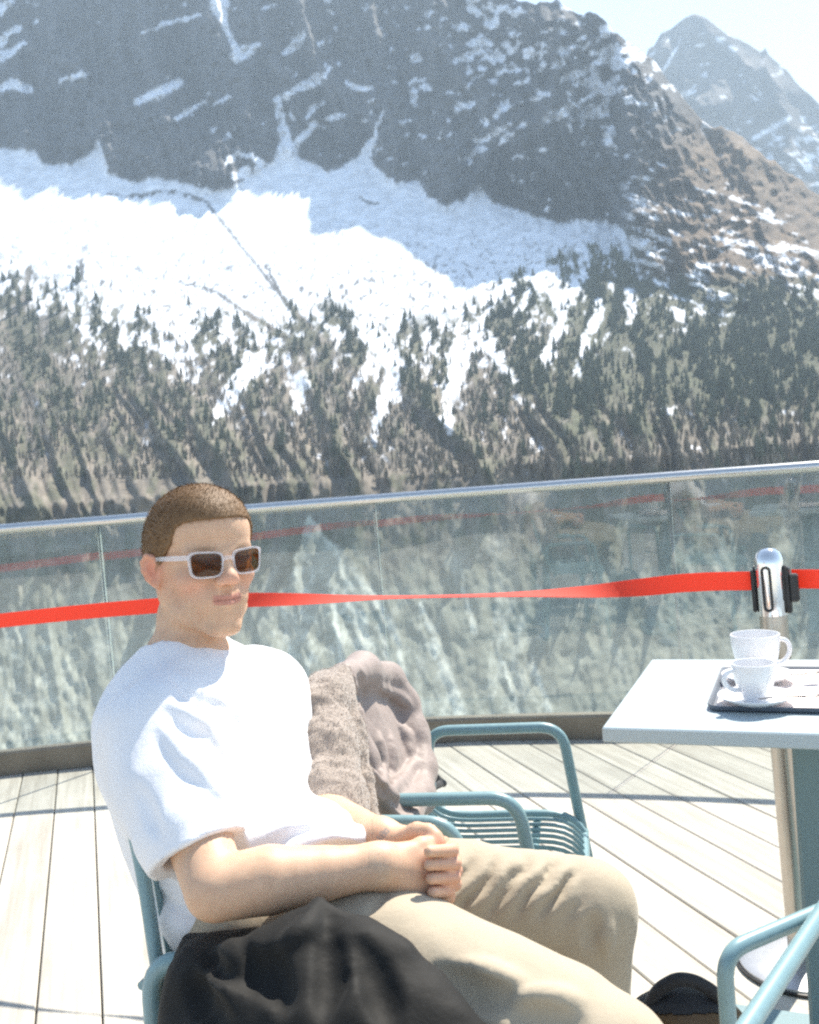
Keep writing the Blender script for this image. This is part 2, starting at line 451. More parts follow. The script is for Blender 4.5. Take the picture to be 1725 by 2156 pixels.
GULLY2 = [[(770, 690, 26), (812, 735, 24), (838, 775, 18), (818, 830, 17), (797, 880, 14), (782, 940, 7)], [(975, 740, 26), (950, 820, 20), (940, 860, 15), (945, 912, 7)], [(1215, 600, 9), (1180, 680, 13), (1150, 760, 13), (1130, 800, 5)], [(1010, 700, 20), (1060, 760, 22), (1085, 800, 12)],
          [(1268, 640, 10), (1235, 720, 10), (1212, 790, 3)], [(1330, 620, 12), (1322, 680, 7)], [(530, 770, 24), (470, 850, 14), (440, 900, 6)], [(640, 800, 16), (625, 860, 8)], [(1390, 870, 2), (1410, 862, 8), (1432, 850, 2)], [(1090, 838, 6), (1135, 860, 4)], [(1090, 660, 9), (1120, 620, 8), (1150, 600, 5)]]
DARK = [[(225, 408, 2), (300, 414, 3), (330, 405, 4), (365, 402, 3), (430, 420, 3), (470, 470, 3), (530, 545, 3), (590, 620, 5), (640, 680, 10), (690, 740, 22)], [(380, 595, 2), (450, 610, 3), (520, 660, 6), (600, 710, 9), (650, 760, 16)], [(560, 560, 2), (600, 640, 4), (660, 700, 8)],
        [(755, 412, 2), (772, 424, 3), (796, 428, 2)], [(60, 560, 5), (55, 620, 14), (30, 680, 26)], [(170, 545, 5), (166, 590, 9)], [(0, 700, 20), (70, 690, 22), (140, 650, 8)], [(680, 790, 12), (720, 850, 22), (760, 900, 24)], [(850, 780, 10), (880, 850, 28), (890, 920, 34)], [(1040, 680, 14), (1060, 720, 10), (1110, 800, 26), (1200, 900, 40)]]
nx, ny = 620, 560
txs = np.concatenate([np.linspace(-1.5, -.47, 50)[:-1], np.linspace(-.47, .47, nx - 100), np.linspace(.47, 1.5, 52)[1:]])
ww = np.concatenate([np.linspace(0, .12, 14)[:-1], np.linspace(.12, 1, ny - 13)])
TX = np.broadcast_to(txs, (len(ww), len(txs))).copy()
tec = crest(txs); tec = tec + (.005) * (fbm(txs * 60, txs * 0 + 3, 4, 5) - .5) * 2 + .006 * np.maximum(fbm(txs * 42, txs * 0 + 8, 2, 9) - .62, 0) * 6
TOPW = 1.0
te0 = -.9
TE = te0 + ww[:, None] ** 1.0 * (tec[None] - te0)
# rows crowd the visible band
PXX, PXY = px_of(TX, TE)
teb = np.array([tang(x, np.interp(x, CBx, CBy))[1] for x in PXX[-1]])
for _ in range(3):
    pass
tebx = np.interp(txs, [tang(p[0], p[1])[0] for p in CB], [tang(*p)[1] for p in CB])
tebx = np.minimum(tebx, tec - .02)
YB = Ysnow(tebx); YC = np.interp(txs, YCt, YCv)
f = np.clip((TE - tebx[None]) / (tec - tebx)[None], 0, 1)
DIST = np.where(TE < tebx[None], Ysnow(TE), YB[None] + f * (YC - YB)[None])
# below the frame the valley side flattens into a floor
# relief
cl = sstep(-.02, .02, TE - tebx[None]); crf = sstep(1.0, .9, f)
warp = fbm(TX * 9, TE * 9, 3, 3) * .05
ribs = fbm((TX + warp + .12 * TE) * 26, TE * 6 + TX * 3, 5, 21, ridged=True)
rough = fbm((TX + .4 * TE) * 85, (TE - .35 * TX) * 120, 4, 41, ridged=True)
snowy = fbm(TX * 14, TE * 20, 4, 61)
DIST += (1 - cl) * (TE > 0) * (22 * (snowy - .5) + 1.6 * (fbm(TX * 60, TE * 90, 3, 71) - .5))
DIST -= cl * crf * (135 * (ribs - .55) + 40 * (rough - .5))
low = sstep(.165, .03, TE)
gul = fbm((TX + warp + .38 * np.maximum(TE, 0)) * 27, TE * 5, 5, 81, ridged=True)
DIST -= low * ((125 - 119 * sstep(.03, -.05, TE)) * (gul - .5) + (11 - 7 * sstep(0, -.06, TE)) * (fbm(TX * 120, TE * 60, 4, 91) - .5))
Xw, Yw, Zw = TX * DIST, DIST, CAMZ + TE * DIST
# colour
X, Yp = PXX, PXY
q1 = fbm(X / 46, Yp / 46, 5, 101); q2 = fbm(X / 15, Yp / 15, 4, 111); q3 = fbm(X / 7, Yp / 11, 3, 121)
aa = (X - .30 * Yp); bb = (Yp + .28 * X + 46 * (q1 - .5))
st = fbm(aa / 30, bb / 14, 4, 131); st2 = fbm(X / 60 + Yp / 90, (Yp - .30 * X) / 9, 4, 141)
wob = (q2 - .5) * 26 + (q3 - .5) * 16 + (fbm(X / 5, Yp / 5, 2, 401) - .5) * 6
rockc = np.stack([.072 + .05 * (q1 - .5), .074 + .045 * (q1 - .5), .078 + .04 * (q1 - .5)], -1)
rockc *= (.34 + .45 * q3 + 1.35 * np.clip(ribs - .32, 0, .6))[..., None]  # lighter ribs and darker clefts: relief shade painted into the rock colour
brown = np.stack([.170 + .12 * (q1 - .5), .122 + .08 * (q1 - .5), .082 + .04 * (q1 - .5)], -1) * (.35 + 1.0 * st2)[..., None]
rt = sstep(1310, 1500, X + .25 * (Yp - 300) + wob) * sstep(180, 320, Yp)
C = rockc * (1 - rt[..., None]) + brown * rt[..., None]
base_y = np.interp(X, CBx, CBy) + wob * .45
snow = sstep(4, -4, base_y - Yp) * sstep(1360, 1330, X + wob)
dens = .182 + .13 * sstep(600, 1000, X) * sstep(430, 200, Yp) + .05 * sstep(1500, 1250, X) * sstep(1000, 1250, X) * sstep(300, 60, Yp) - .07 * sstep(560, 200, X)
patch = sstep(.02, .07, st * .50 + q2 * .32 + (1 - ribs) * .18 - (1 - dens) * .78 + .02) * (1 - sstep(-6, 20, Yp - base_y))
snow = np.maximum(snow, patch * (1 - rt))
for g in GULLY: snow = np.maximum(snow, sstep(1.15, .8, near_line(X + wob * .35, Yp + wob * .3, g)))
# the lit right-hand flank: snow left in long streaks, more of it lower down
rd = sstep(300, 620, Yp) * .20 + .10 * sstep(1420, 1330, X)
rpatch = sstep(.0, .05, st2 * .75 + q2 * .25 - (.70 - rd)) * sstep(1300, 1340, X) * sstep(290, 330, Yp) * sstep(70, 10, X - 1500 - (Yp - 330) * .9)
snow = np.maximum(snow, rpatch)
# wooded slopes below the snowfield
yf = np.interp(X, [p[0] for p in FL], [p[1] for p in FL])
gst = fbm(X / 22 + Yp / 240, Yp / 60, 5, 151)
cov = sstep(140, -130, Yp - yf)
thr = q2 * .40 + gst * .35 + q3 * .25
woods = sstep(-.02, .06, thr + .34 * (gul - .52) - (.30 + .30 * cov)) * sstep(-150, -60, Yp - yf)
wz = np.clip(sstep(-170, -20, Yp - np.minimum(yf, 640)), 0, 1)
snow = snow * (1 - woods)
for g in GULLY2: snow = np.maximum(snow, sstep(1.2, .7, near_line(X + wob * .9, Yp + wob * .8, g)) * sstep(.12, .32, q3 * .6 + q2 * .5))
for d in DARK: snow = snow * (1 - sstep(1.3, .5, near_line(X + wob * .5, Yp + wob * .5, d) + (q3 - .5) * 1.6) * .95)
snow *= sstep(1010, 930, Yp + wob)
speck = sstep(.67, .74, fbm(X / 6.5, Yp / 6.5, 2, 161)) * sstep(380, 640, Yp) * .9
snow *= 1 - speck * (cl < .5)
fm = sstep(-.02, .10, q2 * .3 + gst * .35 + gul * .35 - .50)
green = np.stack([.058 + .05 * q3, .064 + .05 * q3, .042 + .03 * q3], -1) * (.35 + 1.3 * fbm(X / 3.6, Yp / 7, 3, 421))[..., None]
vst = fbm(X / 4.2, Yp / 42, 3, 191)
larch = np.stack([.205 + .12 * (q1 - .5), .180 + .09 * (q1 - .5), .150 + .06 * (q1 - .5)], -1) * (.22 + .55 * q3 + .55 * vst + .5 * np.clip(gul - .3, 0, .6))[..., None]
rg = sstep(1020, 1250, X) * sstep(960, 800, Yp) * .85
mixg = np.clip(fm * .75 + rg, 0, 1)[..., None]
wood = larch * (1 - mixg) + green * mixg
wsel = sstep(-150, -90, Yp - yf) * (1 - rt * sstep(620, 560, Yp))
C = C * (1 - wsel[..., None]) + wood * wsel[..., None]
# bare moraine seen through the glass
ms = fbm(X / 15 + (fbm(X / 60, Yp / 60, 2, 171) - .5) * 5 - Yp / 210, Yp / 190, 4, 181)
pale = sstep(.50, .85, ms) * .30
for g in [[(650, 1085, 6), (690, 1130, 9), (760, 1215, 9), (832, 1330, 9), (852, 1420, 6)], [(885, 1270, 4), (910, 1330, 9), (940, 1420, 13), (972, 1510, 16)], [(1040, 1150, 22), (1066, 1090, 14), (1075, 1040, 8)], [(1118, 1380, 3), (1160, 1505, 7)], [(1060, 1390, 2), (1095, 1510, 5)], [(640, 1090, 5), (600, 1160, 9), (560, 1240, 8)], [(700, 1240, 4), (720, 1400, 8), (730, 1520, 8)], [(600, 1300, 6), (620, 1420, 8), (660, 1540, 6)], [(975, 1240, 4), (1000, 1330, 7)]]:
    pale = np.maximum(pale, sstep(1.4, .3, near_line(X + wob * .6, Yp + wob * .6, g)) * (.35 + .65 * sstep(.3, .6, q3 * .5 + q2 * .5)))
cone = sstep(1.0, .88, near_line(X + wob * .5, Yp, [(652, 1092, 6), (670, 1180, 52), (690, 1300, 118), (690, 1460, 165)]))
cone2 = sstep(1.0, .9, near_line(X + wob * .4, Yp, [(886, 1268, 3), (905, 1350, 26), (925, 1500, 62)])) + sstep(1.0, .9, near_line(X + wob * .4, Yp, [(1050, 1225, 4), (1075, 1330, 40), (1095, 1500, 75)]))
lft = sstep(330, 60, X) * sstep(1250, 1370, Yp)
conez = np.clip(cone + .6 * cone2 + .8 * lft, 0, 1)
mor = np.maximum(sstep(1070, 1300, Yp + .08 * (X - 862) + 90 * (q1 - .5) + 40 * (ms - .5)), np.maximum(cone, .8 * np.clip(cone2, 0, 1)))
pale = np.clip(pale + conez * (.12 + .55 * sstep(.44, .62, q2 * .45 + q3 * .25 + ms * .3)), 0, 1)
morc = np.stack([.275 + .34 * pale, .282 + .335 * pale, .240 + .31 * pale], -1) * (.90 + .14 * q3 + .34 * (q1 - .5))[..., None]
C = C * (1 - mor[..., None]) + morc * mor[..., None]
SN = np.array([.80, .83, .88])
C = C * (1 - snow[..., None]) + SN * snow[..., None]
h_, w_ = TX.shape
V = np.stack([Xw, Yw, Zw], -1).reshape(-1, 3)
# far side of the crest
back = np.stack([Xw[-1] * 1.0, Yw[-1] + 500, Zw[-1] - 500], -1)
V = np.vstack([V, back]); Cc = np.vstack([C.reshape(-1, 3), np.tile([[.1, .1, .1]], (w_, 1))])
ii = np.arange((h_) * w_).reshape(h_, w_); ii = np.vstack([ii, np.arange(h_ * w_, h_ * w_ + w_)[None]])
F = np.stack([ii[:-1, :-1], ii[:-1, 1:], ii[1:, 1:], ii[1:, :-1]], -1).reshape(-1, 4)
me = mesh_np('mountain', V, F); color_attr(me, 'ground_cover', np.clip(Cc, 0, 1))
def land_mat(name, sc):
    t = NT(name); at = t.n('ShaderNodeAttribute', attribute_name='ground_cover'); v = t.obj()
    n = t.noise(v, sc, 5, .65); g = t.ramp(n, [(.25, (.72, .72, .72)), (.75, (1.25, 1.25, 1.25))])
    t.set(Base_Color=t.mix(1.0, at.outputs[0], g, 'MULTIPLY'), Roughness=.9, Specular_IOR_Level=.15)
    return t.m
M_land = land_mat('mountain_cover', .06)
mountain = tag(link('mountain', me, M_land), kind='structure')

# the farther peak to the right
FP = [(1180, 300), (1300, 215), (1340, 170), (1358, 124), (1366, 98), (1378, 96), (1392, 70), (1410, 62), (1440, 36), (1462, 27), (1486, 34), (1530, 70), (1560, 86), (1604, 108), (1612, 98), (1620, 116), (1660, 150), (1690, 186), (1725, 216), (1850, 310), (2100, 480), (2400, 640)]
ft = np.array([tang(*p) for p in FP])
tx2 = np.linspace(.15, .78, 210); te2c = np.interp(tx2, ft[:, 0], ft[:, 1]) + .004 * (fbm(tx2 * 90, tx2 * 0, 4, 201) - .5)
w2 = np.linspace(0, 1, 150); TX2 = np.broadcast_to(tx2, (150, 210)).copy(); TE2 = .05 + w2[:, None] * (te2c[None] - .05)
D2 = 2300 + 600 * w2[:, None] - 190 * (fbm((TX2 + .3 * TE2) * 22, (TE2 - .2 * TX2) * 12, 5, 211, ridged=True) - .5) * sstep(1, .92, w2)[:, None]
X2, Y2 = px_of(TX2, TE2)
r1 = fbm(X2 / 40, Y2 / 40, 4, 221); r2 = fbm((X2 - Y2) / 30, (Y2 + .35 * X2) / 9, 4, 231); r3 = fbm(X2 / 12, Y2 / 12, 4, 235)
s2 = sstep(.0, .06, r2 * .7 + r3 * .3 - .66 + .17 * sstep(230, 380, Y2))
for g in [[(1590, 290, 4), (1640, 262, 7), (1665, 245, 4)], [(1400, 145, 5), (1425, 100, 3)], [(1420, 205, 5), (1465, 192, 4)]]: s2 = np.maximum(s2, sstep(1.2, .7, near_line(X2 + (r3 - .5) * 14, Y2, g)))
C2 = np.stack([.12 + .08 * (r1 - .5), .11 + .07 * (r1 - .5), .105 + .06 * (r1 - .5)], -1) * (.6 + .8 * r3)[..., None]
C2 = C2 * (1 - s2[..., None]) + SN * s2[..., None]
V2 = np.stack([TX2 * D2, D2 + 0 * TX2, CAMZ + TE2 * D2], -1).reshape(-1, 3); i2 = np.arange(150 * 210).reshape(150, 210)
F2 = np.stack([i2[:-1, :-1], i2[:-1, 1:], i2[1:, 1:], i2[1:, :-1]], -1).reshape(-1, 4)
b2 = np.stack([V2.reshape(150, 210, 3)[-1, :, 0], V2.reshape(150, 210, 3)[-1, :, 1] + 900, V2.reshape(150, 210, 3)[-1, :, 2] - 900], -1)
V2 = np.vstack([V2, b2]); j2 = np.arange(210 * 150, 210 * 151); F2 = np.vstack([F2, np.stack([i2[-1, :-1], i2[-1, 1:], j2[1:], j2[:-1]], -1)])
me = mesh_np('far_peak', V2, F2); color_attr(me, 'ground_cover', np.clip(np.vstack([C2.reshape(-1, 3), np.full((210, 3), .1)]), 0, 1))
tag(link('far_peak', me, M_land), kind='structure')
# valley floor below, out to the horizon behind the terrace
vf = mesh_py('valley_floor', [(-9000, -9000, -520), (9000, -9000, -520), (9000, 6000, -520), (-9000, 6000, -520)], [(0, 1, 2, 3)])
tag(link('valley_floor', vf, simple('valley_ground', (.16, .15, .12), .95, var=.3, scale=.01)), kind='structure')

# ------------------------------------------------------------------ conifers on the slopes
M_fir = simple('fir_needles', (.105, .115, .075), .9, var=.35, scale=.3)
M_bark = simple('fir_bark', (.07, .05, .035), .95, var=.3, scale=2)
def fir_arrays(seed, tiers=6, seg=7):
    r = np.random.default_rng(seed); V = []; F = []
    for k in range(tiers):
        z0 = .10 + .80 * k / tiers; R = .20 * (1 - k / tiers) ** .85 + .02; z1 = z0 + .26 * (1 - .4 * k / tiers)
        n = len(V); ph = r.random() * 6
        for i in range(seg * 2):
            a = ph + math.pi * i / seg; rr = R * ((1.0 if i % 2 == 0 else .55) * (0.7 + .6 * r.random()))
            V.append((rr * math.cos(a), rr * math.sin(a), z0 - .05 * r.random() * (i % 2 == 0)))
        V.append((.02 * (r.random() - .5), .02 * (r.random() - .5), min(z1, 1.0)))
        F += [(n + i, n + (i + 1) % (seg * 2), n + seg * 2) for i in range(seg * 2)]
    return np.array(V), F
firs = [fir_arrays(s) for s in range(5)]
fir_me = []
for V_, F_ in firs:
    m_ = mesh_py('crown', V_, F_); m_.materials.append(M_fir); fir_me.append(m_)
trunk_me = mesh_py('trunk', *(lambda mb: (mb.V, mb.F))(MB().tube([(0, 0, -.05), (0, 0, .3), (0, 0, .9)], [.022, .018, .006], 5))); trunk_me.materials.append(M_bark)
fl2 = lambda x: np.interp(x, [p[0] for p in FL], [p[1] for p in FL])
Fx, Fy, Fc = X, Yp, (woods * (1 - snow) * wsel)
cand = np.argwhere((Fx > -60) & (Fx < 1790) & (Fy > 500) & (Fy < 1010) & (snow < .4) & (wsel > .5))
prob = np.array([(.25 + .75 * mixg[i, j, 0]) for i, j in cand]); prob *= (0.75 + .8 * ((Fx[cand[:, 0], cand[:, 1]] > 1020) & (Fy[cand[:, 0], cand[:, 1]] < 880))) * sstep(.30, .62, (.6 * gst + .4 * q2)[cand[:, 0], cand[:, 1]]) ** 1.5 * (.1 + 1.4 * gul[cand[:, 0], cand[:, 1]] ** 2) * (.25 + .75 * sstep(960, 820, Fy[cand[:, 0], cand[:, 1]])) + 1e-4
pick = cand[rng.choice(len(cand), 4200, replace=False, p=prob / prob.sum())]
sizes = 4 + 11 * rng.random(len(pick)) ** 1.6 * (1 + .25 * (rng.random(len(pick)) > .85))
pos = np.stack([Xw[pick[:, 0], pick[:, 1]], Yw[pick[:, 0], pick[:, 1]], Zw[pick[:, 0], pick[:, 1]]], -1)
# those that stand out against snow are trees of their own
edge = np.abs(Fy[pick[:, 0], pick[:, 1]] - fl2(Fx[pick[:, 0], pick[:, 1]]) + 20)
order = np.argsort(edge - 6 * sizes); single = order[:230]; rest = order[230:]
lone = [(166, 592, 42), (60, 632, 48), (40, 652, 40), (82, 650, 30), (150, 612, 22), (22, 668, 36), (110, 668, 26), (1050, 705, 28), (505, 772, 30), (700, 802, 28), (880, 792, 28)]
def ground_at(x, y):
    k = np.argmin((Fx - x) ** 2 + (Fy - y) ** 2); i, j = np.unravel_index(k, Fx.shape); return np.array([Xw[i, j], Yw[i, j], Zw[i, j]])
def one_tree(p, h, k, label=None):
    t = empty('fir_tree', p, rng.random() * 6.3); t.scale = (h * rng.uniform(.85, 1.2), h * rng.uniform(.85, 1.2), h)
    for nm, mm in (('crown', fir_me[k % 5]), ('trunk', trunk_me)):
        o = bpy.data.objects.new(nm, mm); COL.objects.link(o); o.parent = t
    tag(t, label or 'small dark fir on the snowy mountainside where the woods thin out', 'tree', 'firs along the upper edge of the woods')
for k, (x, y, s_) in enumerate(lone):
    p = ground_at(x, y); one_tree(p - np.array([0, 0, 1.0]), s_ * p[1] / FOC, k, {0: 'narrow fir standing apart on the open snow at the upper left', 1: 'tallest fir of the dark clump on the snow at the left edge'}.get(k))
for k, q in enumerate(single): one_tree(pos[q] - np.array([0, 0, 1.0]), sizes[q], k)
# bare larches: thin upright sprays of twigs between the firs
lp_ = cand[rng.choice(len(cand), 3200, replace=False, p=(lambda w: w / w.sum())((1.05 - mixg[cand[:, 0], cand[:, 1], 0]) * (Fy[cand[:, 0], cand[:, 1]] > 690)))]
LV = []; LF = []; LC = []; nl = 0
for (i, j) in lp_:
    p = np.array((Xw[i, j], Yw[i, j], Zw[i, j])); h = rng.uniform(4, 9); w = h * rng.uniform(.10, .2); a = rng.random() * 3.14
    for q in (0, 1.57):
        c, s_ = math.cos(a + q), math.sin(a + q)
        LV += [p + (0, 0, -1), p + (w * c, w * s_, h * .35), p + (w * .6 * c, w * .6 * s_, h * .7), p + (0, 0, h), p + (-w * .7 * c, -w * .7 * s_, h * .65), p + (-w * c, -w * s_, h * .3)]
        LF.append(np.arange(6) + nl); nl += 6
        b = rng.uniform(.5, 1.5); LC += [(.25 * b, .215 * b, .17 * b)] * 6
lm_ = mesh_np('larches', np.array(LV), np.array(LF), False); color_attr(lm_, 'ground_cover', np.array(LC)); tag(link('larch_wood', lm_, M_land), kind='stuff')
VV = []; FF = []; n = 0
for k, q in enumerate(rest):
    V_, F_ = firs[k % 5]; a = rng.random() * 6.3; c, s_ = math.cos(a), math.sin(a); h = sizes[q]
    v = V_ * h; VV.append(np.stack([v[:, 0] * c - v[:, 1] * s_, v[:, 0] * s_ + v[:, 1] * c, v[:, 2] - 1], -1) + pos[q]); FF.append(np.array(F_) + n); n += len(V_)
tag(link('wood', mesh_np('wood', np.vstack(VV), np.vstack(FF), False), M_fir), kind='stuff')

# ------------------------------------------------------------------ air
zt = float(max(V[:, 2].max(), V2[:, 2].max())) + 30; zb = -521.5
hz = MB().box((0, 0, (zt + zb) / 2), (9500, 9500, (zt - zb) / 2)).build('haze', None, None, 0)
hm = bpy.data.materials.new('haze_air'); hm.use_nodes = True; hn = hm.node_tree; hn.nodes.clear()
ho = hn.nodes.new('ShaderNodeOutputMaterial'); pv = hn.nodes.new('ShaderNodeVolumePrincipled')
pv.inputs['Color'].default_value = (.66, .83, 1.0, 1); pv.inputs['Density'].default_value = 1.25e-4; pv.inputs['Anisotropy'].default_value = .25
hn.links.new(pv.outputs[0], ho.inputs['Volume']); hz.data.materials.append(hm); tag(hz, kind='stuff')
# ------------------------------------------------------------------ deck
ARC = np.array([-1.02, -2.75])                 # centre of the curved terrace edge
R_RAIL, R_OUT = 7.0, 7.22
BD = np.array([-.322, .947]); BD /= np.linalg.norm(BD); BN = np.array([BD[1], -BD[0]])
BW, GAP = .1465, .0042
t = NT('weathered_larch')
tc = t.n('ShaderNodeTexCoord'); oi = t.n('ShaderNodeObjectInfo')
ad = t.n('ShaderNodeVectorMath', operation='MULTIPLY_ADD'); cmb = t.n('ShaderNodeCombineXYZ')
mu = t.n('ShaderNodeMath', operation='MULTIPLY'); mu.inputs[1].default_value = 37.0
t.l(oi.outputs['Random'], mu.inputs[0]); t.l(mu.outputs[0], cmb.inputs[0]); t.l(mu.outputs[0], cmb.inputs[2])
ad.inputs[1].default_value = (1, 1, 1); t.l(tc.outputs['Object'], ad.inputs[0]); t.l(cmb.outputs[0], ad.inputs[2])
mp = t.n('ShaderNodeMapping'); mp.inputs['Scale'].default_value = (1.6, 42, 10); t.l(ad.outputs[0], mp.inputs[0])
mp2 = t.n('ShaderNodeMapping'); mp2.inputs['Scale'].default_value = (2.2, 7, 4); t.l(ad.outputs[0], mp2.inputs[0])
g1 = t.noise(mp.outputs[0], 1.0, 6, .65); g2 = t.noise(mp2.outputs[0], 1.6, 4, .6)
c1 = t.ramp(g1, [(.28, (.38, .355, .315)), (.52, (.50, .475, .43)), (.78, (.565, .54, .495))])
c2 = t.ramp(g2, [(.25, (.80, .79, .77)), (.7, (1.06, 1.05, 1.03))])
c3 = t.ramp(oi.outputs['Random'], [(0, (.86, .86, .85)), (1, (1.1, 1.09, 1.07))])
t.set(Base_Color=t.mix(1.0, t.mix(1.0, c1, c2, 'MULTIPLY'), c3, 'MULTIPLY'), Roughness=.75, Specular_IOR_Level=.25)
t.bump(g1, .35, .002); M_deck = t.m
M_dark = simple('dark_substructure', (.10, .10, .095), .9)
deck = tag(empty('deck'), kind='structure')
def arc_cut(poly, r, keep_in, mid):
    """clip by the tangent chord of the arc at the board"""
    off = mid @ BN; rel = ARC @ BN; d = off - rel
    if abs(d) >= r - .02: return [] if keep_in else poly
    def ypt(e): return ARC @ BD + math.sqrt(max(r * r - (d + e) ** 2, 0))
    a = np.array([d + rel - BW / 2, ypt(-BW / 2)]); b = np.array([d + rel + BW / 2, ypt(BW / 2)])
    pa = BN * a[0] + BD * a[1]; pb = BN * b[0] + BD * b[1]; e = pb - pa; n = np.array([-e[1], e[0]]); n /= np.linalg.norm(n)
    if n @ BD < 0: n = -n
    c = n @ pa
    return clip_poly(poly, n, c) if keep_in else clip_poly(poly, -n, -c)
def board(poly):
    if len(poly) < 3: return
    q = [np.array(p) for p in poly]; A = sum(a[0] * b[1] - a[1] * b[0] for a, b in zip(q, q[1:] + q[:1]))
    if A < 0: q = q[::-1]
    if abs(A) < .004: return
    cen = sum(q) / len(q); n = len(q); dz = rng.uniform(-.0012, .0012)
    L = [np.array([(p - cen) @ BD, (p - cen) @ -BN]) for p in q]
    Lc = sum(L) / n; ins = [p - (p - Lc) / np.linalg.norm(p - Lc) * 0 for p in L]
    def inset(pl, d):
        out = []
        for i in range(n):
            a, b, c = pl[i - 1], pl[i], pl[(i + 1) % n]; u = b - a; w = c - b
            nu = np.array([-u[1], u[0]]) / (np.linalg.norm(u) + 1e-9); nw = np.array([-w[1], w[0]]) / (np.linalg.norm(w) + 1e-9)
            m = nu + nw; m /= max(m @ m / 2, .3); out.append(b + m * d)
        return out
    top = inset(L, .003)
    V = [(*p, 0.0) for p in top] + [(*p, -.003) for p in L] + [(*p, -.027) for p in L]
    F = [tuple(range(n))] + [(i, n + i, n + (i + 1) % n, (i + 1) % n) for i in range(n)] + [(n + i, 2 * n + i, 2 * n + (i + 1) % n, n + (i + 1) % n) for i in range(n)]
    o = link('deck_board', mesh_py('deck_board', V, F), M_deck, deck)
    o.location = (cen[0], cen[1], dz); o.rotation_euler = (0, 0, math.atan2(BD[1], BD[0]))
for i in range(-30, 29):
    off = i * BW + .012; mid = BN * off; lo, hi = -3.6, 9.0
    strip = [BN * (off - BW / 2 + GAP / 2) + BD * lo, BN * (off + BW / 2 - GAP / 2) + BD * lo, BN * (off + BW / 2 - GAP / 2) + BD * hi, BN * (off - BW / 2 + GAP / 2) + BD * hi]
    strip = [tuple(p) for p in strip]
    inner = arc_cut(strip, R_OUT, True, mid)
    if inner:
        cut = -.9 + 2.1 * rng.random()
        board(clip_poly(inner, BD, cut - .002)); board(clip_poly(inner, -BD, -cut - .002))
sub = MB(); sub.lathe([(0.01, -.06), (R_OUT - .02, -.06), (R_OUT - .02, -.35), (.01, -.35)], (*ARC, 0), 96, capb=False, capt=False)
sub.build('deck_underframe', M_dark, deck)
# ------------------------------------------------------------------ glass railing
M_steel = simple('brushed_steel', (.62, .62, .61), .22, 1.0, var=.06, scale=60)
M_shoe = simple('rail_shoe', (.185, .165, .135), .5, .5, var=.15, scale=8)
t = NT('railing_glass'); t.t.nodes.remove(t.b)
tr = t.n('ShaderNodeBsdfTransparent'); gl = t.n('ShaderNodeBsdfGlossy'); gl.inputs['Roughness'].default_value = .02
dfx = t.n('ShaderNodeBsdfDiffuse'); dfx.inputs['Color'].default_value = (.62, .72, .70, 1)
fr = two_sided_fresnel(t, 1.66)
m1 = t.n('ShaderNodeMixShader'); m2 = t.n('ShaderNodeMixShader')
v = t.obj((1, 1, 1)); dirt = t.noise(v, 2.3, 6, .7); dsp = t.noise(t.obj((9, 9, 2.2)), 5, 3, .6)
tr.inputs['Color'].default_value = (.958, .985, .974, 1)
t.l(fr, m1.inputs[0]); t.l(tr.outputs[0], m1.inputs[1]); t.l(gl.outputs[0], m1.inputs[2])
dr = t.ramp(t.mix(.5, dirt, dsp), [(.36, (.004, .004, .004)), (.68, (.05, .05, .05))])
t.l(dr, m2.inputs[0]); t.l(m1.outputs[0], m2.inputs[1]); t.l(dfx.outputs[0], m2.inputs[2]); t.l(m2.outputs[0], t.out.inputs[0])
M_glass = t.m
M_gedge = simple('glass_edge', (.62, .72, .68), .25)
def arcp(a, r=R_RAIL): return np.array([ARC[0] + r * math.cos(a), ARC[1] + r * math.sin(a)])
def ang_px(px, y=4.5):
    # angle on the arc seen at plate x (mid height of the glass)
    best = min(np.linspace(math.radians(30), math.radians(150), 4000), key=lambda a: abs(proj((*arcp(a), .62))[0] - px)); return best
ja = [ang_px(228), ang_px(806), ang_px(1424)]
da = (ja[0] - ja[2]) / 2
joints = [ja[0] + 2 * da, ja[0] + da, ja[0], ja[1], ja[2], ja[2] - da, ja[2] - 2 * da, ja[2] - 3 * da]
rail = tag(empty('glass_railing', (*arcp(ja[1]), 0)), 'curved glass railing with a round steel handrail along the deck edge', 'railing')
inv = Matrix.Translation(-Vector((*arcp(ja[1]), 0)))
def rl(v): return np.array(v) - np.array((*arcp(ja[1]), 0))
hp = [rl((*arcp(a), 1.085)) for a in np.linspace(joints[0], joints[-1], 90)]
MB().tube(hp, .0225, 16).build('handrail', M_steel, rail)
sp = []; sf = []
prof = [(-.03, 0), (-.03, .095), (-.022, .105), (.022, .105), (.03, .095), (.03, 0)]
av = np.linspace(joints[0], joints[-1], 90)
for a in av:
    for (dr_, z) in prof: sp.append(rl((*arcp(a, R_RAIL + dr_), z + .001)))
m_ = len(prof)
for i in range(len(av) - 1):
    for k in range(m_ - 1): sf.append((i * m_ + k, i * m_ + k + 1, (i + 1) * m_ + k + 1, (i + 1) * m_ + k))
link('base_channel', mesh_py('base_channel', sp, sf), M_shoe, rail)
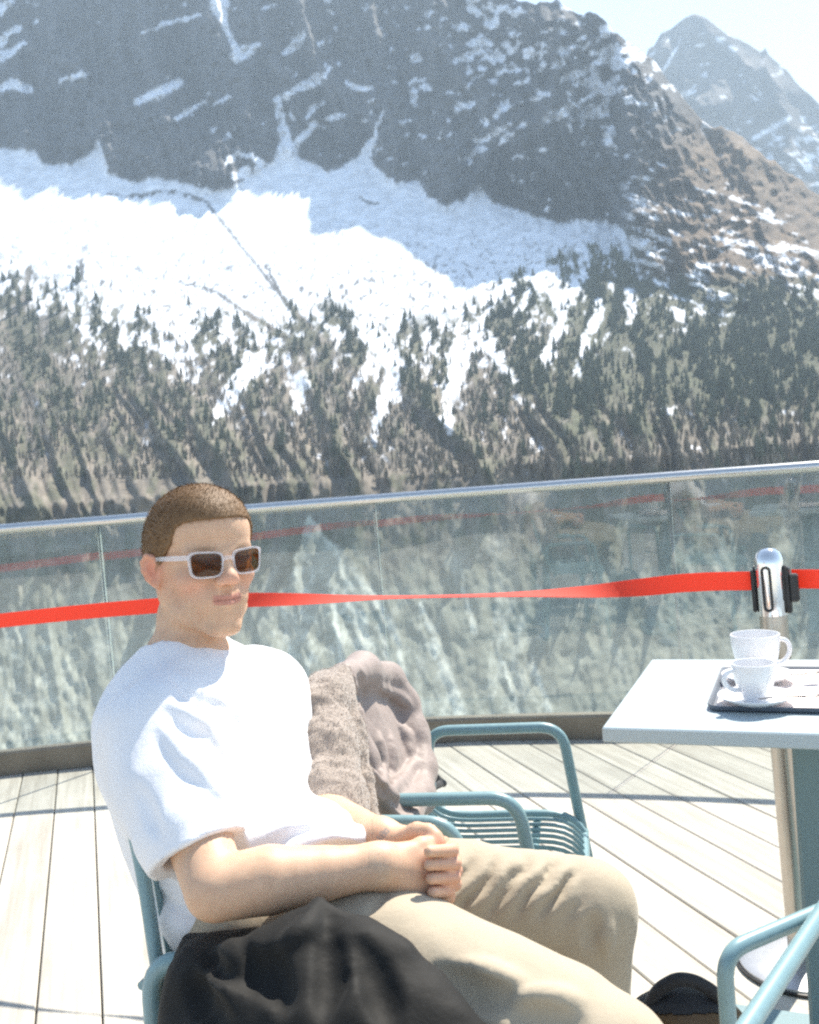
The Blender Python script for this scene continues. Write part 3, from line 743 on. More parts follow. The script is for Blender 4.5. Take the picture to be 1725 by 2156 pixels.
for a0, a1 in zip(joints[:-1], joints[1:]):
    p0, p1 = arcp(a0), arcp(a1); u = (p1 - p0) / np.linalg.norm(p1 - p0); p0 = p0 + u * .006; p1 = p1 - u * .006; nn = np.array([u[1], -u[0]]) * .006
    c = np.array([*((p0 + p1) / 2), (.09 + 1.078) / 2]); ang = math.atan2(u[1], u[0]) + math.radians(rng.uniform(-.5, .5))
    mb = MB().box((0, 0, 0), (np.linalg.norm(p1 - p0) / 2, .006, (1.078 - .09) / 2))
    o = mb.build('glass_pane', [M_glass, M_gedge], rail); o.location = rl(c); o.rotation_euler = (math.radians(.8), 0, ang)
    for p in o.data.polygons:
        if abs(p.normal.x) > .9: p.material_index = 1

# ------------------------------------------------------------------ belt barrier
M_chrome = simple('chrome', (.80, .80, .80), .10, 1.0, var=.02)
M_black = simple('black_plastic', (.018, .018, .019), .4, var=.2)
M_belt = simple('red_belt', (.82, .085, .040), .62, var=.06, scale=400, Sheen_Weight=.25)
bt = M_belt.node_tree; tl_ = bt.nodes.new('ShaderNodeBsdfTranslucent'); tl_.inputs[0].default_value = (1.0, .20, .10, 1); mxb = bt.nodes.new('ShaderNodeMixShader'); mxb.inputs[0].default_value = .40
pb_ = next(n_ for n_ in bt.nodes if n_.type == 'BSDF_PRINCIPLED'); ob_ = next(n_ for n_ in bt.nodes if n_.type == 'OUTPUT_MATERIAL')
bt.links.new(pb_.outputs[0], mxb.inputs[1]); bt.links.new(tl_.outputs[0], mxb.inputs[2]); bt.links.new(mxb.outputs[0], ob_.inputs[0])
pb = PZ(1692, 2030, 0.0); ptop = P(1617, 1160, pb[1] + .02)
post = tag(empty('barrier_post', pb), 'polished steel barrier post with domed cap and disc base holding the red belts', 'barrier post')
lean = ptop - pb; HL = np.linalg.norm(lean); zx = lean / HL
xx = np.cross((0, 1, 0), zx); xx /= np.linalg.norm(xx); yy = np.cross(zx, xx); PM = np.stack([xx, yy, zx], 1)
prt = .0305
MB().lathe([(prt, .012), (prt, HL - .145)], M=PM, seg=28).build('tube', simple('satin_steel', (.46, .43, .39), .30, 1.0, var=.05), post)
MB().lathe([(.001, .026), (.05, .025), (.115, .020), (.140, .012), (.142, .004), (.142, 0)][::-1], seg=48).build('base', simple('base_steel', (.45, .45, .46), .35, .7), post)
MB().lathe([(.1425, .0), (.146, .001), (.146, .007), (.1425, .008)], seg=48, capb=False, capt=False).build('rubber_ring', M_black, post)
hd = HL - .145; hr = .0320
MB().lathe([(hr, hd), (hr, hd + .118), (hr * .97, hd + .126), (hr * .80, hd + .140), (hr * .5, hd + .149), (.001, hd + .152)], M=PM, seg=32).build('head', M_chrome, post)
fcg = -pb[:2] / np.linalg.norm(pb[:2]); faz = math.atan2(fcg @ yy[:2], fcg @ xx[:2])
for da_, nm in ((0, 'front_slot'), (-math.pi / 2, 'belt_slot'), (math.pi / 2, 'belt_slot'), (math.pi, 'back_slot')):
    a = faz + da_ - .25; c = np.array([math.cos(a), math.sin(a), 0]); s_ = np.array([-math.sin(a), math.cos(a), 0]); Rm = np.stack([c, s_, (0, 0, 1)], 1)
    mb = MB(); hw = .0085
    loop = [np.array((hr + .0015, hw * math.cos(b) , (hd + .062) + (.040 if math.sin(b) > 0 else -.040) + hw * math.sin(b))) for b in np.linspace(0, 2 * math.pi, 25)[:-1]]
    lp = []
    for q in loop:
        ang = q[1] / hr; lp.append(PM @ (Rm @ np.array((hr * math.cos(ang) + .0005, hr * math.sin(ang), q[2]))))
    mb.tube(lp, .0032, 8, closed=True); mb.build(nm, M_black, post)
# cassette on the right-hand side
ra = faz + math.pi / 2 - .1
cdir = np.array([math.cos(ra), math.sin(ra), 0]); sdir = np.array([-math.sin(ra), math.cos(ra), 0]); CM = PM @ np.stack([cdir, sdir, (0, 0, 1)], 1)
zb_ = hd + .056
MB().box(PM @ (cdir * (hr + .004)) + PM @ np.array((0, 0, zb_)), (.006, .014, .052), CM, .003).build('belt_clip', M_black, post)
MB().box(PM @ (cdir * (hr + .017)) + PM @ np.array((0, 0, zb_ + .004)), (.010, .015, .031), CM, .004).build('belt_catch', M_black, post)
MB().box(PM @ (-cdir * (hr + .004)) + PM @ np.array((0, 0, zb_)), (.005, .013, .048), CM, .003).build('belt_clip', M_black, post)
def belt(name, pts, rolls, w, label):
    mb = MB(); n = len(pts); V = []
    for i in range(n):
        a = pts[max(i - 1, 0)]; b = pts[min(i + 1, n - 1)]; T = (b - a) / np.linalg.norm(b - a); up = np.array([0, 0, 1.0]); up -= T * (up @ T); up /= np.linalg.norm(up); sd = np.cross(T, up)
        r = rolls[i]; wv = up * math.cos(r) + sd * math.sin(r); nv = np.cross(T, wv); th = .0007
        bow = .002 * math.sin(r)
        V += [pts[i] + wv * w / 2 + nv * th, pts[i] + nv * (th + bow), pts[i] - wv * w / 2 + nv * th, pts[i] - wv * w / 2 - nv * th, pts[i] + nv * (-th + bow), pts[i] + wv * w / 2 - nv * th]
    F = []
    for i in range(n - 1):
        for k in range(6): l = (k + 1) % 6; F.append((i * 6 + k, i * 6 + l, (i + 1) * 6 + l, (i + 1) * 6 + k))
    F += [tuple(range(6)), tuple((n - 1) * 6 + k for k in range(6))[::-1]]
    mb.add(V, F, True); o = mb.build(name, M_belt); c = pts[n // 2]
    o.data.transform(Matrix.Translation(-Vector(c))); o.location = c
    return tag(o, label, 'barrier belt')
pc = pb + zx * zb_
e0 = pc - PM @ cdir * (hr + .008); e1 = P(-40, 1312, 2.95)
ctl = [(1588, 1223), (1500, 1224), (1430, 1228), (1360, 1236), (1250, 1245), (1130, 1250), (1000, 1254), (900, 1256), (800, 1258), (700, 1261), (620, 1262), (520, 1263), (420, 1268), (320, 1276), (200, 1286), (100, 1296), (0, 1307), (-120, 1320), (-900, 1372)]
dep = [2.17, 2.20, 2.23, 2.26, 2.32, 2.38, 2.44, 2.49, 2.54, 2.58, 2.62, 2.66, 2.70, 2.75, 2.80, 2.85, 2.90, 2.96, 3.25]
rol = [0, .02, .1, .35, .95, 1.38, 1.56, 1.58, 1.5, 1.2, .85, .55, .3, .12, .04, 0, 0, 0, 0]
P3 = np.array([P(x, y, d) for (x, y), d in zip(ctl, dep)]); u_ = np.linspace(0, 1, len(P3)); uu = np.linspace(0, 1, 140)
def smooth_interp(u, x, Y):
    Z = np.stack([np.interp(u, x, Y[:, k]) for k in range(Y.shape[1])], 1)
    for _ in range(6): Z[1:-1] = .25 * Z[:-2] + .5 * Z[1:-1] + .25 * Z[2:]
    return Z
PB = smooth_interp(uu, u_, P3); RB = smooth_interp(uu, u_, np.array(rol)[:, None])[:, 0]
belt('barrier_belt', list(PB), list(RB), .043, 'long red belt, twisted flat in its middle, stretching left from the steel post')
P4 = np.array([P(x, y, d) for x, y, d in ((1668, 1219, 2.16), (1725, 1219, 2.12), (1800, 1221, 2.08), (2100, 1232, 1.95))] + [np.array((1.95, 1.72, .84)), np.array((2.9, 1.42, .87))])
PB2 = smooth_interp(np.linspace(0, 1, 24), np.linspace(0, 1, 6), P4)
belt('barrier_belt', list(PB2), [0.0] * 24, .043, 'short end of red belt running off to the right of the steel post')

# ------------------------------------------------------------------ table
M_teal = simple('blue_green_powder_coat', (.16, .25, .27), .42, var=.05, scale=900, bump=.15, bscale=1500, bdist=.0004)
M_top_lit = simple('sunlit_table_top', (.42, .49, .51), .38, var=.04, scale=300, bump=.08, bscale=900, bdist=.0003)  # same paint as the pedestal; overexposed sun brightness put into the colour
TZ = .74
fl_ = PZ(1267, 1532, TZ); bl_ = PZ(1354, 1388, TZ); fr_ = PZ(1725, 1545.5, TZ)
ex = (fr_ - fl_)[:2]; ex /= np.linalg.norm(ex); ey = np.array([-ex[1], ex[0]]); dep_t = float((bl_ - fl_)[:2] @ ey); LEN = .92
tcn = fl_[:2] + ex * LEN / 2 + ey * dep_t / 2; trz = math.atan2(ex[1], ex[0])
table = tag(empty('cafe_table', (tcn[0], tcn[1], 0), trz), 'blue-green metal cafe table with a square pedestal, cups on a tray on top', 'table')
MB().box((0, 0, TZ - .0125), (LEN / 2, dep_t / 2, .0125), None, .0025).build('table_top', [M_top_lit], table)
mb = MB().box((0, 0, TZ - .031), (.20, .16, .006), None, .002); mb.build('mounting_plate', M_teal, table)
pl_ = P(1672, 1700, tcn[1] - .05); pcx = float(((pl_ - np.array((tcn[0], tcn[1], 0)))[:2]) @ ex) + .058
MB().box((pcx, 0, (TZ - .037 + .02) / 2), (.058, .058, (TZ - .037 - .02) / 2), None, .006).build('pedestal', M_teal, table)
MB().box((pcx, 0, .012), (.24, .22, .011), None, .004).build('foot_plate', M_teal, table)
def on_table(px, py, z=TZ): return PZ(px, py, z)
# tray with a paper liner
M_tray = simple('dark_tray_rim', (.10, .12, .15), .45)
M_paper = simple('cream_tray_paper', (.78, .70, .66), .7, var=.05, scale=40)
ta = on_table(1490, 1492, TZ + .006); tb = on_table(1516, 1406, TZ + .006); tw = .46; td = float((tb - ta)[:2] @ ey)
tcn2 = ta[:2] + ex * tw / 2 + ey * td / 2
tray = tag(empty('serving_tray', (tcn2[0], tcn2[1], TZ + .0005), trz), 'dark rimmed serving tray lined with cream paper on the blue table', 'tray')
def rrect(hx, hy, r, n=6):
    o = []
    for cx_, cy_, a0 in ((hx - r, hy - r, 0), (-hx + r, hy - r, 90), (-hx + r, -hy + r, 180), (hx - r, -hy + r, 270)):
        for k in range(n + 1): a = math.radians(a0 + 90 * k / n); o.append((cx_ + r * math.cos(a), cy_ + r * math.sin(a)))
    return o
def loft(mb, rings, smooth=True, capb=True, capt=True):
    n = len(rings[0]); V = [v for r in rings for v in r]; F = []
    for i in range(len(rings) - 1):
        for k in range(n): l = (k + 1) % n; F.append((i * n + k, i * n + l, (i + 1) * n + l, (i + 1) * n + k))
    if capb: F.append(tuple(range(n))[::-1])
    if capt: F.append(tuple((len(rings) - 1) * n + k for k in range(n)))
    mb.add(V, F, smooth); return mb
hx, hy = tw / 2, td / 2
ring = lambda d, z, r=.022: [(x, y, z) for x, y in rrect(hx + d, hy + d, r + d)]
loft(MB(), [ring(-.012, 0), ring(-.002, .002), ring(.002, .009), ring(.001, .0105), ring(-.003, .0095), ring(-.007, .0045), ring(-.012, .004)]).build('tray_body', M_tray, tray)
loft(MB(), [ring(-.0125, .0042), ring(-.0125, .0056)], False).build('paper_liner', M_paper, tray)
# cups and saucers
M_china = simple('white_china', (.80, .80, .81), .14, var=.02, Coat_Weight=.4)
M_coffee = simple('coffee_residue', (.10, .05, .025), .3)
def cup(name, p, rb, rt_, h, haz, label, hs=.30):
    c = tag(empty(name, p, 0), label, 'cup')
    pr = [(.001, .004), (rb * .86, .003), (rb * .90, 0), (rb, 0), (rb * 1.04, .004)]
    for k in range(1, 13):
        t_ = k / 12; pr.append((rb * 1.04 + (rt_ - rb * 1.04) * (math.sin(t_ * math.pi / 2) ** .9), .004 + (h - .004) * t_))
    inn = [(r - .0032, z + .001) for r, z in pr[5:]][::-1]
    pr += [(rt_ - .0012, h + .0012)] + inn + [(.001, .0085)]
    MB().lathe(pr, seg=40, capb=False, capt=False).build('bowl', M_china, c)
    d = np.array([math.cos(haz), math.sin(haz), 0]); f_ = lambda t_: rb * 1.04 + (rt_ - rb * 1.04) * (math.sin(t_ * math.pi / 2) ** .9)
    pts = []
    for a in np.linspace(math.radians(100), math.radians(-105), 13):
        zc, hr_ = h * .60, h * .27; rr = f_((zc + hr_ * math.sin(a)) / h) - .002
        pts.append(d * (max(rr, 0) + max(0, math.cos(a)) * h * hs + (.004 if abs(math.cos(a)) > .3 else 0)) + np.array((0, 0, zc + hr_ * math.sin(a))))
    MB().tube(pts, .0042, 10).build('handle', M_china, c)
    MB().lathe([(.001, 0), (f_(.2) - .0036, 0)], (0, 0, .2 * h + .002), 32, capb=False, capt=False).build('coffee_dregs', M_coffee, c)
    return c
def saucer(p, R, label):
    s_ = empty('saucer', p)
    b = MB().lathe([(.001, .002), (R * .42, .0018), (R * .45, 0), (R * .52, 0), (R * .55, .003), (R * .8, .0085), (R * .98, .0155), (R, .0168), (R * .985, .0178), (R * .8, .0115), (R * .56, .0065), (R * .46, .0062), (.001, .0062)], seg=48, capb=False, capt=False)
    bpy.data.objects.remove(s_); o = b.build('saucer', M_china); o.location = p
    return tag(o, label, 'saucer')
TT = TZ + .0063
sp1 = on_table(1592, 1478, TT + .004); sp2 = on_table(1596, 1432, TT + .004)
sp1[2] = TT; sp2[2] = TT
saucer(sp1, .062, 'white saucer under the smaller front cup on the tray'); saucer(sp2, .064, 'white saucer under the wider rear cup on the tray')
cup('espresso_cup', sp1 + np.array((0, 0, .0066)), .0195, .0365, .064, math.radians(190), 'smaller white cup at the front of the tray, handle to the left')
cup('coffee_cup', sp2 + np.array((0, 0, .0066)), .024, .044, .083, math.radians(-10), 'wider white cup behind the small one, handle to the right', .20)
M_spoon = simple('spoon_steel', (.42, .36, .32), .3, .9)
def spoon(p, az, label):
    s_ = MB(); d = np.array([math.cos(az), math.sin(az), 0]); q = np.array([-d[1], d[0], 0])
    s_.tube([d * 0 + (0, 0, .003), d * .04 + (0, 0, .006), d * .075 + (0, 0, .004)], [.0014, .0017, .003], 8)
    V = []; F = []
    for i in range(7):
        for j in range(16):
            r = i / 6; a = 2 * math.pi * j / 16; V.append(d * (.088 + .016 * r * math.cos(a)) + q * (.0095 * r * math.sin(a)) + np.array((0, 0, .001 + .004 * r * r)))
    for i in range(6):
        for j in range(16): k = (j + 1) % 16; F.append((i * 16 + j, i * 16 + k, (i + 1) * 16 + k, (i + 1) * 16 + j))
    s_.add(V, F, True); s_.add([v + np.array((0, 0, -.001)) for v in V], [f[::-1] for f in F], True)
    o = s_.build('teaspoon', M_spoon); o.location = p; return tag(o, label, 'spoon')
spoon(on_table(1598, 1476, TT + .016) , math.radians(-4), 'teaspoon lying on the front saucer, bowl to the right')
spoon(on_table(1612, 1430, TT + .016), math.radians(3), 'teaspoon lying on the rear saucer, bowl to the right')

# ------------------------------------------------------------------ wire chairs
M_chair = simple('blue_green_chair_paint', (.195, .315, .34), .36, var=.06, scale=60, Coat_Weight=.15)
def make_chair(name, loc, rz, label, hw=.23, sh=0.0):
    c = tag(empty(name, loc, rz), label, 'chair', 'wire terrace chairs')
    AZ, AR = .61, .0118
    for s_ in (1, -1):
        y = s_ * hw; q = s_ * sh
        pts = fillet([(-.215 + q, y, 0.0), (-.18 + q, y, .30), (-.175 + q, y, AZ), (.12 + q, y, AZ), (.165 + q, y, .25), (.18 + q, y, 0)], .05, 8)
        MB().tube(pts, AR, 14).build('side_frame', M_chair, c)
        MB().lathe([(.0125, 0), (.0125, .012)], (-.215 + q, y, 0), 12).build('foot_cap', M_black, c)
        MB().lathe([(.0125, 0), (.0125, .012)], (.18 + q, y, 0), 12).build('foot_cap', M_black, c)
    prof = [(-.222, .765), (-.203, .68), (-.178, .56), (-.152, .47), (-.118, .434), (-.07, .426), (0, .427), (.10, .428), (.150, .424), (.180, .405), (.188, .38)]
    prof = np.array(prof); ss = np.concatenate([[0], np.cumsum(np.hypot(*np.diff(prof, axis=0).T))])
    su = np.linspace(0, ss[-1], 34); pr = np.stack([np.interp(su, ss, prof[:, k]) for k in (0, 1)], 1)
    for _ in range(2): pr[1:-1] = .25 * pr[:-2] + .5 * pr[1:-1] + .25 * pr[2:]
    rod = None; nr = 14
    for k in range(nr):
        y = -hw + .022 + (2 * hw - .044) * k / (nr - 1); edge = k in (0, nr - 1)
        if edge:
            MB().tube([(x, y * (1 - .20 * sstep(.5, .77, z)), z) for x, z in pr], .0095, 10).build('edge_rod', M_chair, c)
        elif rod is None:
            mb = MB().tube([(x, (1 - .20 * sstep(.5, .77, z)), z) for x, z in pr], .0045, 8)
            mb.V = [(a_, 1 - .20 * float(sstep(.5, .77, c_)) + (b_ - (1 - .20 * float(sstep(.5, .77, c_)))) / abs(y), c_) for a_, b_, c_ in mb.V]; rod = mb.build('rod', M_chair, c); rod.scale = (1, y, 1)
        else:
            r = rod.copy(); COL.objects.link(r); r.parent = c; r.scale = (1, math.copysign(max(abs(y), .01), y), 1)
    for (x, z, r, nm) in ((pr[0][0], pr[0][1], .0095, 'top_bar'), (pr[-1][0], pr[-1][1], .0095, 'front_bar'), (-.10, .412, .009, 'cross_bar'), (.09, .416, .009, 'cross_bar'), (-.188, .575, .006, 'cross_bar')):
        MB().tube([(x, -hw, z), (x, 0, z - .004), (x, hw, z)] if nm != 'top_bar' else [(x, (-hw + .022) * .8, z), (x, (hw - .022) * .8, z)], r, 10).build(nm, M_chair, c)
    return c
CH1 = make_chair('wire_chair', (-.14, 1.34, 0), math.radians(-14), 'blue-green wire chair the man is sitting in')
CH2 = make_chair('wire_chair', (.10, 1.86, 0), math.radians(-10), 'empty blue-green wire chair with a brown jacket over its back', .22, .035)
# ------------------------------------------------------------------ the seated man
t = NT('skin'); at = t.n('ShaderNodeAttribute', attribute_name='tint'); v = t.obj()
n1 = t.noise(v, 55, 4, .6); n2 = t.noise(v, 900, 2)
t.set(Base_Color=t.mix(1.0, at.outputs[0], t.ramp(n1, [(.3, (.92, .88, .86)), (.7, (1.05, 1.04, 1.04))]), 'MULTIPLY'), Roughness=.52, Subsurface_Weight=.12, Subsurface_Scale=.008, Specular_IOR_Level=.35)
t.b.inputs['Subsurface Radius'].default_value = (1.0, .35, .2); t.bump(n2, .12, .0006); M_skin = t.m
def cloth(name, col, weave=1400, wb=.25, var=.05, rough=.85, sheen=.2, **kw):
    t = NT(name); v = t.obj(); n = t.noise(v, weave, 2); w = t.noise(v, 38, 5, .62); big = t.noise(v, 9, 3)
    lo = tuple(c * (1 - var) for c in col); hi = tuple(min(1, c * (1 + var)) for c in col)
    t.set(Base_Color=t.ramp(big, [(.3, lo), (.7, hi)]), Roughness=rough, Sheen_Weight=sheen, **kw)
    b1 = t.n('ShaderNodeBump'); b1.inputs['Strength'].default_value = .25; b1.inputs['Distance'].default_value = .006; t.l(w, b1.inputs['Height'])
    b2 = t.n('ShaderNodeBump'); b2.inputs['Strength'].default_value = wb; b2.inputs['Distance'].default_value = .0006; t.l(n, b2.inputs['Height']); t.l(b1.outputs[0], b2.inputs['Normal'])
    t.l(b2.outputs[0], t.b.inputs['Normal']); return t.m
M_shirt = cloth('white_cotton', (.80, .80, .82)); M_trous = cloth('khaki_cotton', (.41, .345, .25)); M_shoe2 = simple('white_leather', (.6, .6, .58), .5)
HYAW = math.radians(36); HS = .905
hf = np.array([math.sin(HYAW), -math.cos(HYAW), -.03]); HM = frame(hf, (0.0, .02, 1))
HC = P(423, 1180, 1.43)
ZS = .90
def hp_(x, y, z): return HC + HM @ (np.array((x, y, z * ZS)) * HS)
def head_prims(F, hair=0.0):
    def E(c, r, k=0, mode='u', M=None): F.ell(hp_(*c), np.array(r) * HS * (np.array((1, 1, ZS)) if M is None else 1), HM if M is None else HM @ M, k * HS, mode)
    Cn = lambda a, b, ra, rb, k=0, mode='u': F.cone(hp_(*a), hp_(*b), ra * HS, rb * HS, k * HS, mode)
    h = hair
    E((-.006, 0, .046), (.092 + h, .076 + h, .091 + h)); E((-.034, 0, .026), (.066 + h, .069 + h, .080 + h), .03)
    E((.036, 0, .056), (.058 + h, .062 + h, .066 + h), .03)
    if hair:
        E((-.014, 0, -.01), (.072 + h, .070 + h, .085 + h), .03); return
    E((.030, 0, -.026), (.058, .055, .072), .03)
    for s in (-1, 1):
        Cn((-.002, s * .055, -.050), (.026, s * .047, -.088), .014, .013, .022); Cn((.026, s * .047, -.088), (.072, s * .016, -.114), .013, .014, .020)
        Cn((-.004, s * .058, -.01), (-.002, s * .052, -.050), .016, .015, .03)
        E((.056, s * .043, -.026), (.026, .021, .020), .022)
        E((.060, s * .030, -.066), (.022, .018, .024), .02)
        Cn((.086, s * .010, .022), (.070, s * .046, .023), .010, .009, .014)
        E((.094, s * .031, .001), (.016, .018, .012), .014, 's')
        E((.071, s * .031, .000), (.0135, .0135, .0135), .004)
        Cn((.080, s * .018, .010), (.076, s * .048, .008), .005, .005, .006)
    E((.082, 0, -.114), (.015, .019, .015), .014)
    Cn((.087, 0, .018), (.1085, 0, -.022), .0075, .0100, .014); E((.108, 0, -.024), (.0115, .0115, .0110), .008)
    for s in (-1, 1):
        E((.0985, s * .0125, -.029), (.0120, .0076, .0085), .006); E((.1030, s * .0078, -.0385), (.0052, .0038, .0036), .0025, 's')
    E((.073, 0, -.064), (.0245, .032, .026), .018)
    E((.0985, 0, -.047), (.003, .003, .009), .006, 's')
    for s in (-1, 1):
        Cn((.0960, 0, -.0582), (.0865, s * .023, -.0615), .0036, .0016, .006); Cn((.0952, 0, -.0698), (.0865, s * .019, -.0655), .0047, .0022, .006)
        Cn((.1010, 0, -.0637), (.0890, s * .0235, -.0622), .0009, .0009, .002, 's')
    E((.076, 0, -.090), (.019, .024, .022), .014)
    for s in (-1, 1):
        a = math.radians(30); e1 = np.array((math.cos(a), -s * math.sin(a), 0)); e2 = np.array((math.sin(a), s * math.cos(a), 0)); e3 = np.array((0, 0, 1.0))
        ti = .16; f1 = e1 * math.cos(ti) + e3 * math.sin(ti); f3 = e3 * math.cos(ti) - e1 * math.sin(ti)
        Me = np.stack([f1, e2 if s > 0 else e2, f3], 1); ec = np.array((.000, s * .0830, -.008))
        q = lambda u, v, w=0: ec + f1 * u + f3 * v + e2 * w
        E(tuple(ec), (.0165, .0050, .0270), .006, 'u', Me)
        E(tuple(q(.002, -.002, .006)), (.0085, .0050, .0150), .004, 's', Me)
        rim = [q(.010, .010, .001), q(.008, .022, .003), q(-.004, .028, .004), q(-.015, .018, .004), q(-.0165, .002, .004), (q(-.012, -.014, .003)), q(-.003, -.026, .001)]
        F.chain([hp_(*p) for p in rim], [.0034 * HS] * len(rim), .003 * HS)
        F.chain([hp_(*q(-.006, .014, .003)), hp_(*q(-.009, .000, .004)), hp_(*q(-.004, -.012, .003))], [.0026 * HS] * 3, .004 * HS)
        E(tuple(q(.003, -.027, .0)), (.0065, .0040, .0075), .005)
NB = P(398, 1422, 1.425)
FC = np.array([.83, -.55, 0.0]); FC /= np.linalg.norm(FC)
SPN = P(398, 1560, 1.42) - P(480, 1930, 1.32); SPN /= np.linalg.norm(SPN)
sS = np.cross(SPN, FC); sS /= np.linalg.norm(sS); fF = np.cross(sS, SPN); TM = np.stack([fF, sS, SPN], 1)
EL_N, WR_N = P(455, 1872, 1.115), P(800, 1822, 1.160)
EL_F, WR_F = P(610, 1690, 1.52), P(803, 1766, 1.262)
def body_prims(F):
    F.chain([hp_(-.022, 0, -.03), P(399, 1302, 1.436), NB], [.043, .0465, .055], .008)
    F.cone(hp_(.02, 0, -.085), NB + fF * .02, .022, .036, .008)
    F.cone(NB, P(350, 1545, 1.31), .05, .04, .04); F.cone(NB, P(540, 1470, 1.55), .05, .042, .04)
    F.ell(P(428, 1575, 1.42), (.10, .15, .155), TM, .05); F.ell(P(490, 1800, 1.375), (.095, .125, .16), TM, .05); F.ell(P(540, 1930, 1.33), (.09, .13, .08), TM, .05)
    # near arm
    F.chain([P(345, 1555, 1.29), P(400, 1712, 1.215), EL_N], [.039, .041, .037], .003)
    F.chain([EL_N, EL_N * .68 + WR_N * .32 + np.array((0, 0, .002)), EL_N * .35 + WR_N * .65, WR_N], [.037, .040, .032, .0245], .003)
    F.chain([P(560, 1480, 1.55), EL_F], [.044, .040], .02)
    F.chain([EL_F, EL_F * .65 + WR_F * .35, WR_F], [.040, .039, .0245], .003)
    # near hand
    hx_ = P(930, 1836, 1.175) - WR_N; hx_ /= np.linalg.norm(hx_); vdir = P(925, 1905, 1.172) - P(915, 1790, 1.185); vdir -= hx_ * (vdir @ hx_); vdir /= np.linalg.norm(vdir); nd = np.cross(hx_, vdir); PMx = np.stack([hx_, vdir, nd], 1)
    F.ell(P(868, 1840, 1.172), (.052, .037, .0165), PMx, .012); F.cone(WR_N, P(850, 1835, 1.170), .0235, .021, .02); F.ell(P(850, 1868, 1.178), (.036, .018, .018), PMx, .012)
    kn = [(936, 1800), (943, 1829), (941, 1857), (928, 1884)]
    for i, (x, y) in enumerate(kn):
        F.cone(P(870, 1838 + (y - 1840) * .6, 1.176), P(x, y, 1.176), .013, .0105, .008)
        pts = [P(x, y, 1.176), P(x + 16, y + 4, 1.198), P(x + 4, y + 6, 1.226), P(x - 28, y + 6, 1.236)]
        F.chain(pts, [.0106, .0092, .0085, .0072], .002)
    F.chain([P(850, 1803, 1.176), P(888, 1783, 1.188), P(918, 1775, 1.202), P(936, 1774, 1.214)], [.0145, .0115, .0098, .0078], .006)
    # far hand
    F.cone(WR_F, P(850, 1782, 1.245), .0235, .022, .02); F.ell(P(878, 1800, 1.246), (.046, .036, .016), PMx, .012)
    kf = [(922, 1786), (928, 1814), (926, 1843), (914, 1872)]
    for i, (x, y) in enumerate(kf):
        L = (46, 52, 46, 30)[i]
        pts = [P(x, y, 1.246), P(x + 30, y - 2, 1.226), P(x + 31, y + 4, 1.176), P(x + 28 - L, y + 7, 1.1495)]
        F.cone(P(880, 1800 + (y - 1830) * .5, 1.246), pts[0], .013, .0105, .008)
        F.chain(pts, [.0102, .0090, .0082, .0070], .0008)
    F.chain([P(846, 1768, 1.236), P(878, 1752, 1.222), P(902, 1752, 1.212), P(918, 1760, 1.205)], [.0145, .012, .0100, .008], .006)
    # legs inside the trousers, down to the shoes
    F.chain([P(560, 1985, 1.22), P(1280, 2262, .98), (.20, .96, .09)], [.075, .052, .035], .03)
    F.chain([P(600, 1890, 1.42), P(1225, 1915, 1.37), (.25, 1.36, .09)], [.075, .052, .035], .03)
def inbox(a, F, lo, hi, m):
    sl = F.sub(np.array(lo) + m, np.array(hi) - m); a[sl] = .5
hlo, hhi = HC - np.array((.135, .135, .20)), HC + np.array((.135, .135, .135))
alo, ahi = P(785, 1905, 1.15) - np.array((.0, .02, .03)), P(975, 1725, 1.28) + np.array((.02, .03, .02))
alo, ahi = np.minimum(alo, ahi), np.maximum(alo, ahi)
parts = []
Fh = Field(hlo, hhi, .0022); body_prims(Fh); head_prims(Fh); parts.append(Fh.mesh(1))
Fa = Field(alo, ahi, .0017); body_prims(Fa); parts.append(Fa.mesh(1))
Fb = Field((-.56, .80, .05), (.40, 1.72, 1.05), .005); body_prims(Fb)
inbox(Fb.a, Fb, hlo, hhi, .018); inbox(Fb.a, Fb, alo, ahi, .012); parts.append(Fb.mesh(2))
def join_parts(ps):
    n = 0; V = []; F = []
    for v, f in ps: V.append(v); F.append(f + n); n += len(v)
    return np.vstack(V), np.vstack(F)
V, F = join_parts(parts)
me = mesh_np('body', V, F)
L = (V - HC) @ HM / HS * np.array((1, 1, 1 / ZS))                                       # head-local
base = np.array([.62, .41, .275]); T = np.tile(base, (len(V), 1))
def blush(c, r, col, amt):
    global T
    w = amt * np.exp(-(((L - np.array(c)) / np.array(r)) ** 2).sum(1))[:, None]; T = T * (1 - w) + np.array(col) * w
for s in (-1, 1):
    blush((.06, s * .045, -.035), (.04, .03, .025), (.60, .27, .20), .6); blush((0, s * .086, -.008), (.03, .018, .04), (.64, .24, .16), .8)
    blush((.084, s * .030, .0295), (.02, .021, .0042), (.30, .19, .11), .75)
blush((.11, 0, -.026), (.02, .02, .014), (.62, .28, .21), .6)
lipz = np.abs(L[:, 2] + .0635 - .002 * (np.abs(L[:, 1]) / .024) ** 2); lm = sstep(.0105, .0070, lipz) * sstep(.027, .021, np.abs(L[:, 1])) * sstep(.084, .089, L[:, 0])
lip_line = np.exp(-((L[:, 2] + .0637 - .0016 * (np.abs(L[:, 1]) / .024) ** 2) / .0016) ** 2) * sstep(.028, .023, np.abs(L[:, 1])) * sstep(.080, .086, L[:, 0])
T = T * (1 - .75 * lm[:, None]) + np.array([.52, .22, .18]) * .75 * lm[:, None]
T = T * (1 - .6 * lip_line[:, None]) + np.array([.25, .09, .07]) * .6 * lip_line[:, None]  # shade in the crease between the lips, painted into the skin tint
beard = sstep(.03, .07, L[:, 0]) * sstep(-.045, -.07, L[:, 2]) * sstep(-.14, -.115, L[:, 2]); T *= 1 - .07 * beard[:, None]
hd_ = V[:, None] * 0
